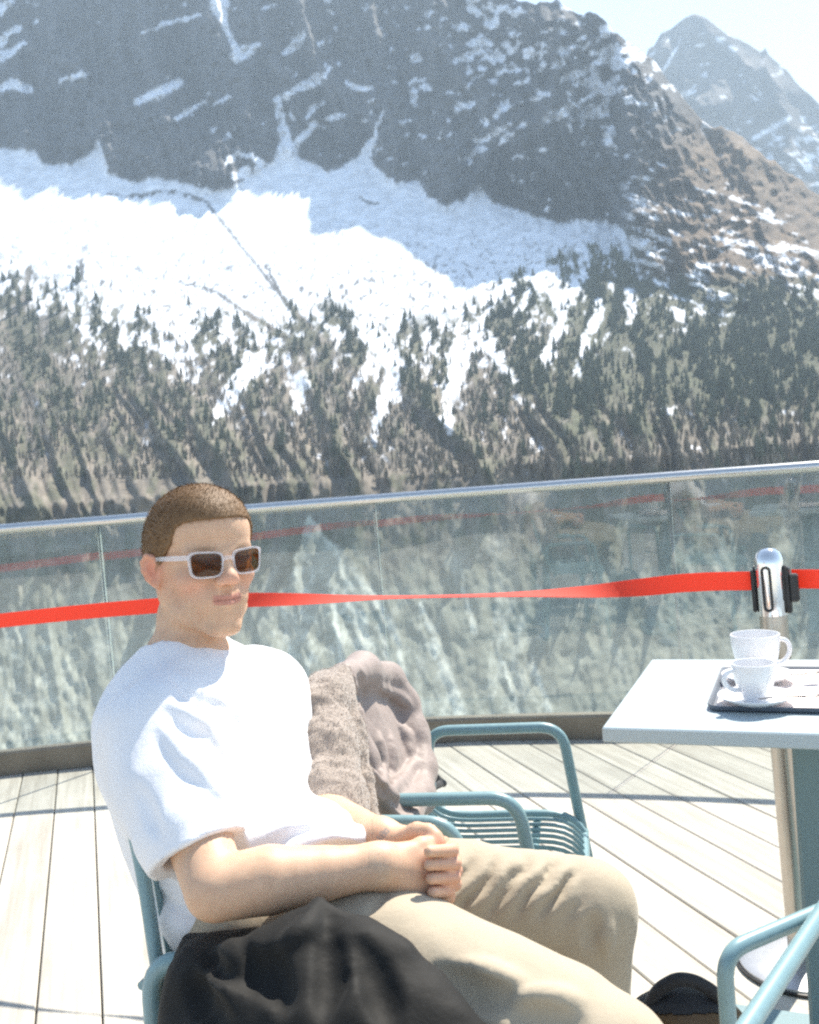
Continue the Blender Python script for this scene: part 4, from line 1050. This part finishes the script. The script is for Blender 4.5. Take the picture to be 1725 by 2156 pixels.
hand_w = np.exp(-((np.linalg.norm(V - P(945, 1830, 1.19), axis=1)) / .045) ** 2)[:, None] * .6; T = T * (1 - hand_w) + np.array([.62, .28, .20]) * hand_w
# small numerals inked across the far wrist
wx, wy = proj(V); yy_ = V[:, 1]
ink = np.zeros(len(V))
wa = WR_F - EL_F; wa /= np.linalg.norm(wa)
sel = (yy_ > 1.20) & (yy_ < 1.32) & (wx > 780) & (wx < 835) & (wy > 1725) & (wy < 1790)
ca, sa = math.cos(math.radians(-52)), math.sin(math.radians(-52)); ux = (wx - 806) * ca + (wy - 1757) * sa; uy = -(wx - 806) * sa + (wy - 1757) * ca
bar = np.abs(ux + 11) < 2.4; ring = np.abs(np.hypot(ux - 0, (uy + 3) * 1.1) - 4) < 2; ring2 = np.abs(np.hypot(ux - 0, (uy - 4) * 1.1) - 4) < 2; r3 = np.abs(np.hypot(ux - 10, uy - 2) - 4.5) < 2
ink = (sel & (np.abs(uy) < 8) & (bar | ring | ring2 | r3)).astype(float)[:, None] * .6; T = T * (1 - ink) + np.array([.16, .20, .22]) * ink
# cropped-hair line
phi = np.degrees(np.arctan2(np.abs(L[:, 1]), L[:, 0] + .01)); 
def hair_lo(phi): return np.interp(phi, [0, 22, 36, 44, 50, 62, 78, 86, 98, 112, 130, 150, 180], [.080, .079, .075, .066, .038, .020, -.008, .004, .018, -.022, -.060, -.074, -.076])
hz_ = L[:, 2] - hair_lo(phi); sc = sstep(-.008, .006, hz_ + .006 * (noise3(V, 160, 3) - .5)) * (np.abs(L[:, 1]) < .0815) * (L[:, 2] > -.085)
T = T * (1 - .85 * sc[:, None]) + np.array([.24, .14, .075]) * .85 * sc[:, None]
color_attr(me, 'tint', np.clip(T, 0, 1))
man = tag(empty('person', (-.12, 1.36, 0)), 'young man with cropped brown hair, white T-shirt and khaki trousers sitting with hands clasped', 'person')
def child(name, me, mat, parent):
    me.transform(Matrix.Translation(-parent.matrix_world.translation if parent.matrix_world.translation.length else -parent.location)); return link(name, me, mat, parent)
bpy.context.view_layer.update()
child('body', me, M_skin, man)
# hair: a cap with short bristles
Fq = Field(hlo, hhi, .0024); head_prims(Fq, .0032)
Xg, Yg, Zg = np.meshgrid(*Fq.ax, indexing='ij'); G = (np.stack([Xg, Yg, Zg], -1) - HC) @ HM / HS * np.array((1, 1, 1 / ZS))
ph = np.degrees(np.arctan2(np.abs(G[..., 1]), G[..., 0] + .01)); lim = (hair_lo(ph) - G[..., 2]) * HS * .8
Fq.a = np.maximum(Fq.a, lim.astype(np.float32)); Vq, Fqq = Fq.mesh(1)
Vq = Vq + .0022 * (noise3(Vq, 420, 7)[:, None] - .5) * HS
t = NT('cropped_hair'); v = t.obj(); hn_ = t.noise(v, 420, 3, .6); hb_ = t.noise(v, 60, 3)
t.set(Base_Color=t.mix(.5, t.ramp(hn_, [(.3, (.115, .062, .028)), (.7, (.27, .155, .068))]), t.ramp(hb_, [(.3, (.13, .072, .032)), (.7, (.21, .12, .052))])), Roughness=.55, Specular_IOR_Level=.4)
t.bump(hn_, .6, .002); M_hair = t.m
Lq = (Vq - HC) @ HM / HS * np.array((1, 1, 1 / ZS))
ctr = np.array([-.012, 0, .015]); nrm = Lq - ctr; nrm /= np.linalg.norm(nrm, axis=1)[:, None]
hgt = Lq[:, 2] - hair_lo(np.degrees(np.arctan2(np.abs(Lq[:, 1]), Lq[:, 0] + .01)))
outer = np.nonzero((hgt > -.003) & (nrm[:, 2] > -.75))[0]
pk = rng.choice(outer, 26000); edge_ = (hgt[pk] < .006); down = edge_ * rng.exponential(.0045, 26000); r0 = Lq[pk] + rng.normal(0, .0007, (26000, 3)) - np.stack([0 * down, 0 * down, down], 1) - nrm[pk] * (edge_ * .0035)[:, None]; dirn = nrm[pk] + rng.normal(0, .34, (26000, 3)) + np.array([.25, 0, .1]); dirn /= np.linalg.norm(dirn, axis=1)[:, None]
ln = rng.uniform(.0018, .0044, 26000)[:, None] * np.clip(.55 + hgt[pk] * 9, .45, 1.15)[:, None]; tang_ = np.cross(dirn, rng.normal(0, 1, (26000, 3))); tang_ /= np.linalg.norm(tang_, axis=1)[:, None]
w_ = .00042; A = r0 - tang_ * w_ - nrm[pk] * .001; B = r0 + tang_ * w_ - nrm[pk] * .001; Ct = r0 + dirn * ln
HB = np.stack([A, B, Ct], 1).reshape(-1, 3) * np.array((1, 1, ZS)) * HS @ HM.T + HC
me = mesh_np('hair', Vq, Fqq); o = child('hair', me, M_hair, man)
me = mesh_np('hair_bristles', HB, np.arange(len(HB)).reshape(-1, 3), False); child('hair_bristles', me, M_hair, man)

# sunglasses
t = NT('clear_acetate'); t.set(Base_Color=(.86, .85, .88), Roughness=.08, Specular_IOR_Level=.7)
tp_ = t.n('ShaderNodeBsdfTransparent'); tp_.inputs[0].default_value = (.96, .96, .97, 1); mx = t.n('ShaderNodeMixShader'); mx.inputs[0].default_value = .40
t.l(tp_.outputs[0], mx.inputs[1]); t.l(t.b.outputs[0], mx.inputs[2]); t.l(mx.outputs[0], t.out.inputs[0]); M_clear = t.m
t = NT('brown_lens'); t.t.nodes.remove(t.b); a_ = t.n('ShaderNodeBsdfTransparent'); a_.inputs[0].default_value = (.46, .32, .15, 1); g_ = t.n('ShaderNodeBsdfGlossy'); g_.inputs['Roughness'].default_value = .03
f_ = two_sided_fresnel(t, 1.6); mx = t.n('ShaderNodeMixShader'); t.l(f_, mx.inputs[0]); t.l(a_.outputs[0], mx.inputs[1]); t.l(g_.outputs[0], mx.inputs[2]); t.l(mx.outputs[0], t.out.inputs[0]); M_lens = t.m
gls = tag(empty('sunglasses', HC), None); gls.parent = man; gls.location = Vector(HC) - man.location
GX, GZ = .1035, .002
def lens_ring(s, grow, n=40):
    o = []
    for k in range(n):
        a = 2 * math.pi * k / n; ca, sa = math.cos(a), math.sin(a); e = 2 / 4.2
        y = (.0232 + grow) * math.copysign(abs(ca) ** e, ca); z = (.0176 + grow) * math.copysign(abs(sa) ** e, sa)
        y *= 1 + .07 * (z / .018); z += .0015 * (y * s / .024) * (z > 0)
        o.append((s * .0348 + y, GZ + z))
    return o
def gp(y, z, off): return HM @ (np.array((GX - 2.9 * y * y + off, y, z)) * HS)
for s in (-1, 1):
    o0, i0 = lens_ring(s, .0034), lens_ring(s, .0003); n = len(o0); V = []
    for off in (.0022, -.0022): V += [gp(y, z, off) for y, z in o0] + [gp(y, z, off) for y, z in i0]
    Fc_ = []
    for k in range(n):
        l = (k + 1) % n
        Fc_ += [(k, l, n + l, n + k), (2 * n + l, 2 * n + k, 3 * n + k, 3 * n + l), (l, k, 2 * n + k, 2 * n + l), (n + k, n + l, 3 * n + l, 3 * n + k)]
    m_ = MB().add(V, Fc_, True).build('rim', M_clear, gls, 35)
    V = []; Fc_ = []
    for off in (.0007, -.0007):
        for r in (1.0, .66, .33):
            V += [gp(s * .0348 + (y - s * .0348) * r, GZ + (z - GZ) * r, off + .0008 * (1 - r * r)) for y, z in lens_ring(s, .0008)]
        V.append(gp(s * .0348, GZ, off + .0008))
    for q in (0, 3 * n + 1):
        for j in range(2):
            for k in range(n): l = (k + 1) % n; Fc_.append((q + j * n + k, q + j * n + l, q + (j + 1) * n + l, q + (j + 1) * n + k))
        for k in range(n): Fc_.append((q + 2 * n + k, q + 2 * n + (k + 1) % n, q + 3 * n))
    MB().add(V, Fc_, True).build('lens', M_lens, gls, 0)
    tp = [(GX - 2.9 * .0590 ** 2, s * .0590, .015), (.086, s * .0655, .015), (.05, s * .0735, .013), (.012, s * .0800, .011), (-.006, s * .0810, .009), (-.020, s * .080, .000)]
    mb = MB(); V = []
    for (x, y, z) in tp:
        hh = .0040 if x > .03 else .0030
        for dy, dz in ((-.0016, -hh), (.0016, -hh), (.0016, hh), (-.0016, hh)): V.append(HM @ (np.array((x, y + dy, z + dz)) * HS))
    Fc_ = [(4 * i + k, 4 * i + (k + 1) % 4, 4 * i + 4 + (k + 1) % 4, 4 * i + 4 + k) for i in range(5) for k in range(4)] + [(3, 2, 1, 0), (20, 21, 22, 23)]
    mb.add(V, Fc_, False).build('temple', M_clear, gls)
mb = MB(); V = []
for y in (-.0105, -.005, 0, .005, .0105):
    zc = .005 + .003 * (1 - (y / .0105) ** 2)
    for off, z in ((.0020, zc + .0035), (.0020, zc - .0025), (-.0020, zc - .0025), (-.0020, zc + .0035)): V.append(gp(y, GZ + z, off))
mb.add(V, [(4 * i + k, 4 * i + (k + 1) % 4, 4 * i + 4 + (k + 1) % 4, 4 * i + 4 + k) for i in range(4) for k in range(4)], False).build('bridge', M_clear, gls)

# shirt
slo, shi = (-.58, 1.0, .44), (.18, 1.72, 1.06); sh_ = .0042
Fs = Field(slo, shi, sh_)
Fs.ell(P(425, 1580, 1.42), (.124, .172, .175), TM); Fs.ell(P(480, 1765, 1.385), (.118, .150, .17), TM, .05); Fs.ell(P(520, 1890, 1.345), (.112, .150, .098), TM, .05)
Fs.cone(NB - SPN * .035, P(345, 1535, 1.30), .060, .050, .05); Fs.cone(NB - SPN * .035, P(552, 1455, 1.56), .062, .058, .05)
Fs.cone(NB - SPN * .05, NB + SPN * .006, .088, .0675, .03)
Fs.ell(P(610, 1780, 1.33), (.10, .10, .055), TM, .05); Fs.ell(P(700, 1792, 1.28), (.07, .07, .03), TM, .03)
# sleeves, hollow at the hem
def sleeve(pts, rs, endn, endp, inner):
    Ft = Field(slo, shi, sh_); Ft.chain(pts, rs, .008)
    Xg, Yg, Zg = np.meshgrid(*Ft.ax, indexing='ij', sparse=True)
    d = (Xg - endp[0]) * endn[0] + (Yg - endp[1]) * endn[1] + (Zg - endp[2]) * endn[2]
    near = np.sqrt((Xg - endp[0]) ** 2 + (Yg - endp[1]) ** 2 + (Zg - endp[2]) ** 2) < .2
    Ft.a = np.where(near, np.maximum(Ft.a, d), Ft.a).astype(np.float32); return Ft
sa_, sb_ = P(418, 1792, 1.172), P(346, 1645, 1.245)
en = P(428, 1855, 1.128) - P(372, 1720, 1.165); en /= np.linalg.norm(en)
S1 = sleeve([P(330, 1535, 1.285), sb_, P(398, 1755, 1.192), P(440, 1850, 1.15)], [.055, .067, .0635, .061], en, sa_, None)
a = Fs.a; b = S1.a; k = .06; h_ = np.maximum(k - np.abs(a - b), 0) / k; Fs.a = (np.minimum(a, b) - h_ * h_ * k * .25).astype(np.float32)
SLEEVE_CUT = (sa_ + en * .03, sa_ - en * .022, .0450, .042, .002, 's')
S2 = sleeve([P(556, 1465, 1.55), P(574, 1560, 1.545), P(612, 1650, 1.51), P(640, 1700, 1.49)], [.060, .057, .056, .054], (lambda e: e / np.linalg.norm(e))(P(640, 1690, 1.47) - P(590, 1600, 1.53)), P(622, 1660, 1.50), None)
a = Fs.a; b = S2.a; h_ = np.maximum(k - np.abs(a - b), 0) / k; Fs.a = (np.minimum(a, b) - h_ * h_ * k * .25).astype(np.float32)
# neck opening
Fs.cone(NB - SPN * .02, NB + SPN * .09, .056, .062, .004, 's')
Y0, Y1 = 1.0, 1.72
Fs.folds([([(364, 1486), (436, 1533), (468, 1600)], .013, -.003, 'u'), ([(345, 1532), (384, 1587), (430, 1640), (470, 1690)], .013, -.002, 'u'),
          
          
          ([(560, 1790), (620, 1760), (690, 1752)], .013, .005, 's'), ([(600, 1800), (680, 1775), (740, 1772)], .012, -.003, 'u'), ([(640, 1815), (700, 1795), (760, 1792)], .009, .004, 's'),
          ([(290, 1660), (312, 1720), (328, 1755)], .007, .007, 's'), ([(300, 1880), (350, 1920), (420, 1950)], .010, .004, 's'), ([(340, 1905), (400, 1945), (480, 1960)], .01, -.003, 'u'),
          ([(375, 1430), (420, 1470), (470, 1490)], .008, .004, 's')], Y0, Y1)
pts_s = np.meshgrid(*Fs.ax, indexing='ij'); pg = np.stack(pts_s, -1)
Fs.displace((noise3(pg, 16, 5) - .5) * .009 + (noise3(pg * np.array([1, 1, .6]), 38, 15) - .5) * .004)
Fs.cone(*SLEEVE_CUT)
Vs, Fss = Fs.mesh(1); me = mesh_np('shirt', Vs, Fss); shirt = child('shirt', me, M_shirt, man)
# close ribbed collar
mb = MB(); rings = []
for (r, z) in ((.0755, -.014), (.0705, .000), (.0660, .012), (.0628, .022), (.0612, .0285), (.0596, .0300), (.0580, .0275), (.0580, .010), (.0600, -.010)):
    rings.append([NB + SPN * (z - .0045 * math.cos(a)) + (fF * math.cos(a) + sS * math.sin(a)) * r * (1 + .012 * math.sin(64 * a) * (z < .029) * (z > 0)) - np.array(man.location) for a in np.linspace(0, 2 * math.pi, 193)[:-1]])
loft(mb, rings, True, False, False).build('collar', M_shirt, man, 0)

# trousers
Ft = Field((-.42, .78, .05), (.42, 1.72, .74), .0048)
NT1 = [P(575, 1985, 1.25), P(700, 2020, 1.185), P(850, 2052, 1.13), P(1170, 2192, 1.02), P(1275, 2255, .985)]
Ft.chain(NT1, [.115, .103, .095, .081, .075], .006)
Ft.chain([NT1[-1], NT1[-1] + np.array((.015, .0, -.17)), (.205, .965, .11)], [.075, .070, .058], .01)
FT1 = [P(560, 1900, 1.42), P(800, 1905, 1.41), P(1000, 1902, 1.395), P(1225, 1922, 1.365)]
Ft.chain(FT1, [.115, .098, .089, .077], .006)
Ft.chain([FT1[-1], P(1222, 2080, 1.355), (.245, 1.36, .11)], [.077, .066, .056], .01)
Ft.ell(P(560, 1960, 1.33), (.11, .14, .09), TM, .04)
Ft.folds([
          ([(965, 2036), (1040, 2062), (1110, 2076)], .017, -.008, 'u'), ([(920, 2040), (1000, 2092), (1090, 2104)], .017, .004, 's'), ([(1090, 2112), (1160, 2106), (1225, 2116)], .016, -.007, 'u'), ([(1070, 2135), (1140, 2150), (1220, 2150)], .016, .006, 's'),
          ([(814, 1880), (790, 1910), (764, 1944)], .0035, .0005, 's'),
          ([(1256, 1930), (1248, 1965), (1240, 2000)], .010, .005, 's'), ([(1284, 1940), (1278, 1975), (1270, 2010)], .010, -.004, 'u')], .85, 1.6, .008)
pg = np.stack(np.meshgrid(*Ft.ax, indexing='ij'), -1); Ft.displace((noise3(pg, 14, 25) - .5) * .007 + (noise3(pg, 34, 35) - .5) * .003)
# pulled pleats across the far thigh, running down from the knee side
sl = Ft.sub((-.02, 1.20, .42), (.34, 1.52, .64)); gx = np.stack(np.meshgrid(*[Ft.ax[i][sl[i]] for i in range(3)], indexing='ij'), -1); qx, qy = proj(gx)
uu_ = .817 * qx + .577 * qy + 10 * (noise3(gx, 30, 77) - .5) * 2; ph_ = (uu_ - 1894) / 47.5; fr_ = ph_ - np.floor(ph_)
saw = np.where(fr_ < .40, -np.sin(fr_ / .40 * math.pi), np.sin((fr_ - .40) / .60 * math.pi) * .8)
env = sstep(1790, 1850, qy) * sstep(1955, 1890, qy) * sstep(930, 980, qx) * sstep(1245, 1180, qx) * (.75 + .5 * noise3(gx, 12, 78))
aa_ = Ft.a[sl]; Ft.a[sl] = np.where(np.abs(aa_) < .05, aa_ - .0085 * saw * env, aa_).astype(np.float32)
Vt, Ftt = Ft.mesh(1); child('trousers', mesh_np('trousers', Vt, Ftt), M_trous, man)
for nm, p in (('shoe', (.205, .965)), ('shoe', (.245, 1.36))):
    Fo = Field((p[0] - .12, p[1] - .14, -.002), (p[0] + .24, p[1] + .12, .16), .006); d = np.array((.9, -.43, 0))
    Fo.chain([np.array((*p, .05)) - d * .05, np.array((*p, .045)) + d * .09, np.array((*p, .038)) + d * .17], [.048, .045, .036], .02); Fo.cone((*p, .06), (*p, .13), .045, .048, .02)
    V_, F_ = Fo.mesh(1); child(nm, mesh_np(nm, V_, F_), M_shoe2, man)
# ------------------------------------------------------------------ third chair, cut by the frame
c3 = tag(empty('wire_chair', (.46, 1.10, 0)), 'blue-green wire chair at the lower right corner, only its arm and frame in view', 'chair', 'wire terrace chairs')
def loc3(pts): return [np.array(p) - np.array((.46, 1.10, 0)) for p in pts]
a0 = P(1524, 2006, 1.089); a1 = P(1712, 1926, 1.163)
MB().tube(loc3(fillet([(a0[0] - .005, a0[1], 0), (a0[0], a0[1], .30), a0, a1, a1 + (a1 - a0) * 1.6, a1 + (a1 - a0) * 1.8 + np.array((0, .02, -.30))], .035, 8)), .0098, 14).build('side_frame', M_chair, c3)
b0 = P(1708, 1958, 1.118); b1 = P(1577, 2158, .945)
MB().tube(loc3(fillet([b0 + (b0 - b1) * .9 + np.array((0, 0, -.30)), b0 + (b0 - b1) * .8, b0, b1, b1 + (b1 - b0) * .8, b1 + (b1 - b0) * .9 + np.array((-.01, 0, -.6))], .035, 8)), .0105, 14).build('side_frame', M_chair, c3)
for k in range(7):
    f_ = .1 + k * .12; p = a0 * (1 - f_) + a1 * f_; q = b1 * (1 - f_) + b0 * f_
    p = p + (a1 - a0) * .8; q = q + (b0 - b1) * 1.0
    MB().tube(loc3([(p[0], p[1], .43), ((p[0] + q[0]) / 2, (p[1] + q[1]) / 2, .42), (q[0], q[1], .43)]), .0045, 8).build('rod', M_chair, c3)
# ------------------------------------------------------------------ backpack on the deck
M_bagk = cloth('black_canvas', (.016, .017, .020), 900, .4, .2, .7, .1); M_bagb = cloth('brown_leather', (.105, .062, .025), 300, .2, .2, .55, .0)
bc = P(1437, 2085, 1.50); bcx, bcy, bzt = bc[0], bc[1], bc[2]
bag = tag(empty('backpack', (bcx, bcy, 0), math.radians(-8)), 'black and brown backpack with a carry handle standing on the deck', 'backpack')
Fg = Field((-.16, -.13, -.005), (.16, .14, .42), .004)
Fg.box((0, 0, bzt / 2 - .02), (.096, .064, bzt / 2 - .02), None, .05); Fg.ell((0, -.012, bzt - .073), (.102, .072, .078), None, .03); Fg.ell((0, -.05, .12), (.07, .035, .09), None, .02)
pg = np.stack(np.meshgrid(*Fg.ax, indexing='ij'), -1); Fg.displace((noise3(pg, 22, 45) - .5) * .010)
Vg, Fgg = Fg.mesh(1); split = bzt - .055 + .02 * (1 - (Vg[:, 0] / .085) ** 2) + .0 * Vg[:, 1]
cen = Vg[Fgg].mean(1); top = cen[:, 2] > (bzt - .024 + .010 * (1 - (cen[:, 0] / .085) ** 2) + .25 * np.maximum(-cen[:, 1] - .03, 0))
top |= cen[:, 1] > .03
for nm, sel_, m_ in (('lid', top, M_bagk), ('front_panel', ~top, M_bagb)):
    f = Fgg[sel_]; u, inv_ = np.unique(f, return_inverse=True); v = Vg[u].copy()
    if nm == 'lid': v += (v - np.array((0, 0, bzt - .1))) * .02
    link(nm, mesh_np(nm, v, inv_.reshape(f.shape)), m_, bag)
MB().tube(fillet([(-.060, -.02, bzt - .026), (-.040, -.022, bzt + .014), (-.008, -.022, bzt + .031), (.018, -.022, bzt + .027), (.050, -.02, bzt + .006), (.066, -.02, bzt - .030)], .03, 6), .0105, 10).build('handle', M_bagk, bag)

# ------------------------------------------------------------------ brown jacket hung over the empty chair
t = NT('fleece'); v = t.obj(); n = t.noise(v, 130, 4, .7); n2 = t.noise(v, 22, 3)
t.set(Base_Color=t.mix(.5, t.ramp(n, [(.3, (.31, .25, .205)), (.7, (.42, .345, .285))]), t.ramp(n2, [(.3, (.31, .255, .21)), (.7, (.38, .315, .265))])), Roughness=1.0, Sheen_Weight=.5); t.bump(n, .7, .005); M_fleece = t.m
t = NT('mauve_nylon'); v = t.obj(); n = t.noise(v, 60, 4); n2 = t.noise(v, 1200, 2)
t.set(Base_Color=t.ramp(n, [(.3, (.275, .222, .198)), (.7, (.325, .262, .235))]), Roughness=.58, Specular_IOR_Level=.35, Sheen_Weight=.15); t.bump(n, .35, .005); M_nylon = t.m
jk = tag(empty('brown_jacket', (-.1, 1.95, .45)), 'mauve brown jacket with fleece lining draped over the empty chair back', 'jacket')
lo_, hi_ = (-.40, 1.30, .30), (.26, 2.30, .99)
c2m = np.array(Matrix.Rotation(math.radians(-12), 3, 'Z'))
jn = c2m @ np.array((.959, 0, .284)); j0 = c2m @ np.array((-.225, 0, .795)) + np.array((.085, 1.86, 0))
JM = np.stack([jn, c2m @ np.array((0, 1, 0)), c2m @ np.array((-.284, 0, .959))], 1)
def J(px, py, off):
    """point on the sheet of the chair back, lifted off it towards the sitter"""
    d = FW + RT * ((px - CX) / FOC) + UP * ((CY - py) / FOC); t_ = ((j0 + jn * off - CAM) @ jn) / (d @ jn); return CAM + d * t_
Fl = Field(lo_, hi_, .0042)
Fl.chain([J(716, 1428, .03), J(686, 1470, .032), J(690, 1580, .035), J(696, 1690, .04), J(716, 1800, .05)], [.026, .036, .046, .050, .05], .04)
Fl.chain([J(722, 1422, .055), J(742, 1530, .064), J(764, 1640, .068), J(780, 1770, .07)], [.017, .019, .018, .018], .012)
Fl.ell(J(660, 1474, .03), (.018, .018, .016), None, .015)
Fl.chain([J(700, 1470, -.02), J(700, 1600, -.03), J(720, 1720, -.03)], [.03, .035, .03], .03)
pg = np.stack(np.meshgrid(*Fl.ax, indexing='ij'), -1); Fl.displace((noise3(pg, 20, 55) - .5) * .006 + (noise3(pg, 85, 56) - .5) * .006)
Vl, Fll = Fl.mesh(1)
Vl_n = rng.integers(0, len(Vl), 30000); cc = Vl.mean(0); dd = Vl[Vl_n] - cc; dd[:, 2] *= .25; dd /= np.linalg.norm(dd, axis=1)[:, None]
dd = dd + rng.normal(0, .6, dd.shape); dd /= np.linalg.norm(dd, axis=1)[:, None]; tt = np.cross(dd, rng.normal(0, 1, dd.shape)); tt /= np.linalg.norm(tt, axis=1)[:, None]
bs = Vl[Vl_n] + rng.normal(0, .0012, dd.shape); FU = np.stack([bs - tt * .0006, bs + tt * .0006, bs + dd * rng.uniform(.0015, .0040, (len(dd), 1))], 1).reshape(-1, 3)
child('fleece_lining', mesh_np('fleece_lining', Vl, Fll), M_fleece, jk)
o = child('fleece_fibres', mesh_np('fleece_fibres', FU, np.arange(len(FU)).reshape(-1, 3), False), M_fleece, jk); o['kind'] = 'stuff'
Fj = Field(lo_, hi_, .0038)
Fj.chain([J(722, 1425, .03), J(762, 1413, .02), J(812, 1432, .02), J(848, 1485, .03), J(872, 1550, .04), J(886, 1620, .045), J(884, 1680, .05), J(850, 1705, .06)], [.026, .033, .034, .032, .030, .028, .028, .030], .03)
Fj.ell(J(800, 1565, .0), (.034, .12, .15), JM, .03); Fj.ell(J(820, 1712, .03), (.04, .085, .05), JM, .03); Fj.ell(J(850, 1765, .06), (.035, .07, .05), JM, .03)
Fj.chain([J(740, 1440, -.03), J(800, 1440, -.035), J(840, 1500, -.03), J(870, 1620, -.03)], [.03, .03, .03, .03], .03)
Fj.chain([J(745, 1590, .06), J(778, 1640, .062), J(822, 1690, .066), J(852, 1735, .07)], [.010, .016, .018, .016], .012)
Fj.chain([J(738, 1500, .035), J(772, 1600, .04), J(800, 1680, .045)], [.018, .020, .020], .02)
Fj.ell(J(797, 1508, .062), (.040, .062, .088), JM, .012, 's')
Fj.folds([([(742, 1428), (752, 1480), (760, 1545), (768, 1600)], .008, .001, 'u'), ([(800, 1448), (835, 1464), (862, 1486)], .009, -.001, 'u'), ([(800, 1548), (806, 1600), (808, 1652)], .010, .005, 'u'), ([(824, 1545), (826, 1600), (821, 1648)], .008, .004, 'u'),
          ([(748, 1600), (790, 1648), (848, 1702)], .0045, .000, 's'), ([(838, 1530), (856, 1556), (864, 1590)], .011, -.002, 'u'), ([(822, 1668), (850, 1642), (872, 1606)], .013, -.003, 'u'), ([(835, 1690), (856, 1700), (876, 1690)], .008, .003, 's')], 1.5, 2.25, .012)
pg = np.stack(np.meshgrid(*Fj.ax, indexing='ij'), -1); Fj.displace((noise3(pg, 22, 65) - .5) * .005 + (noise3(pg * np.array([1, 1, .5]), 60, 66) - .5) * .0015)
Vj, Fjj = Fj.mesh(1); child('outer_shell', mesh_np('outer_shell', Vj, Fjj), M_nylon, jk)
Fk = Field(lo_, hi_, .004); Fk.chain([J(885, 1600, -.01), J(905, 1625, -.01), J(934, 1650, .0)], [.012, .012, .006], .004); Fk.chain([J(885, 1665, -.01), J(934, 1650, .0)], [.014, .006], .01)
Vk, Fkk = Fk.mesh(1); child('dark_hem', mesh_np('dark_hem', Vk, Fkk), M_bagk, jk)

# ------------------------------------------------------------------ black coat over the near arm of his chair
M_coat = cloth('black_nylon', (.0095, .0092, .0082), 700, .25, .15, .72, .03, Specular_IOR_Level=.25)
coat = tag(empty('black_coat', (-.05, 1.05, .4)), 'black coat bunched over the armrest beside the seated man', 'coat')
Fc = Field((-.46, .66, .10), (.30, 1.28, .78), .005)
Fc.chain([P(392, 2022, 1.14), P(450, 2075, 1.10), P(560, 2100, 1.06)], [.018, .045, .072], .04)
Fc.chain([P(400, 1985, 1.16), P(500, 2020, 1.12), P(590, 1985, 1.10)], [.012, .024, .018], .03)
Fc.chain([P(570, 2110, 1.05), P(640, 2010, 1.06), P(671, 1902, 1.075)], [.075, .045, .006], .015)
Fc.chain([P(671, 1902, 1.075), P(760, 1962, 1.045), P(850, 2014, 1.015), P(900, 2095, .99), P(985, 2200, .955)], [.006, .012, .014, .018, .025], .012)
Fc.chain([P(640, 2080, 1.04), P(760, 2100, 1.02), P(850, 2150, .99)], [.060, .055, .05], .04)
Fc.chain([P(425, 2180, 1.09), P(490, 2260, 1.05), P(700, 2220, 1.0), P(880, 2260, .96)], [.050, .080, .080, .06], .04)
Fc.chain([P(500, 2450, 1.02), P(700, 2480, .97), P(860, 2520, .94)], [.075, .08, .06], .06); Fc.chain([P(580, 2300, 1.03), P(620, 2520, 1.0)], [.09, .08], .05)
Fc.folds([([(430, 2005), (480, 2035), (520, 2060)], .014, .004, 's'), ([(500, 1995), (530, 2035), (540, 2080)], .012, .004, 's'), ([(470, 1990), (500, 2010), (510, 2050)], .010, -.004, 'u'), ([(560, 2000), (570, 2050), (600, 2120)], .014, .004, 's'), ([(690, 1960), (700, 2050), (680, 2140)], .016, .005, 's'), ([(760, 1985), (800, 2080), (820, 2150)], .016, .005, 's'), ([(600, 1990), (640, 1960), (668, 1910)], .010, -.004, 'u'), ([(400, 2060), (420, 2110), (470, 2150)], .014, .004, 's')], .8, 1.25)
pg = np.stack(np.meshgrid(*Fc.ax, indexing='ij'), -1); Fc.displace((noise3(pg, 18, 75) - .5) * .010 + (noise3(pg, 48, 76) - .5) * .003)
Vc, Fcc = Fc.mesh(1); child('coat_body', mesh_np('coat_body', Vc, Fcc), M_coat, coat)
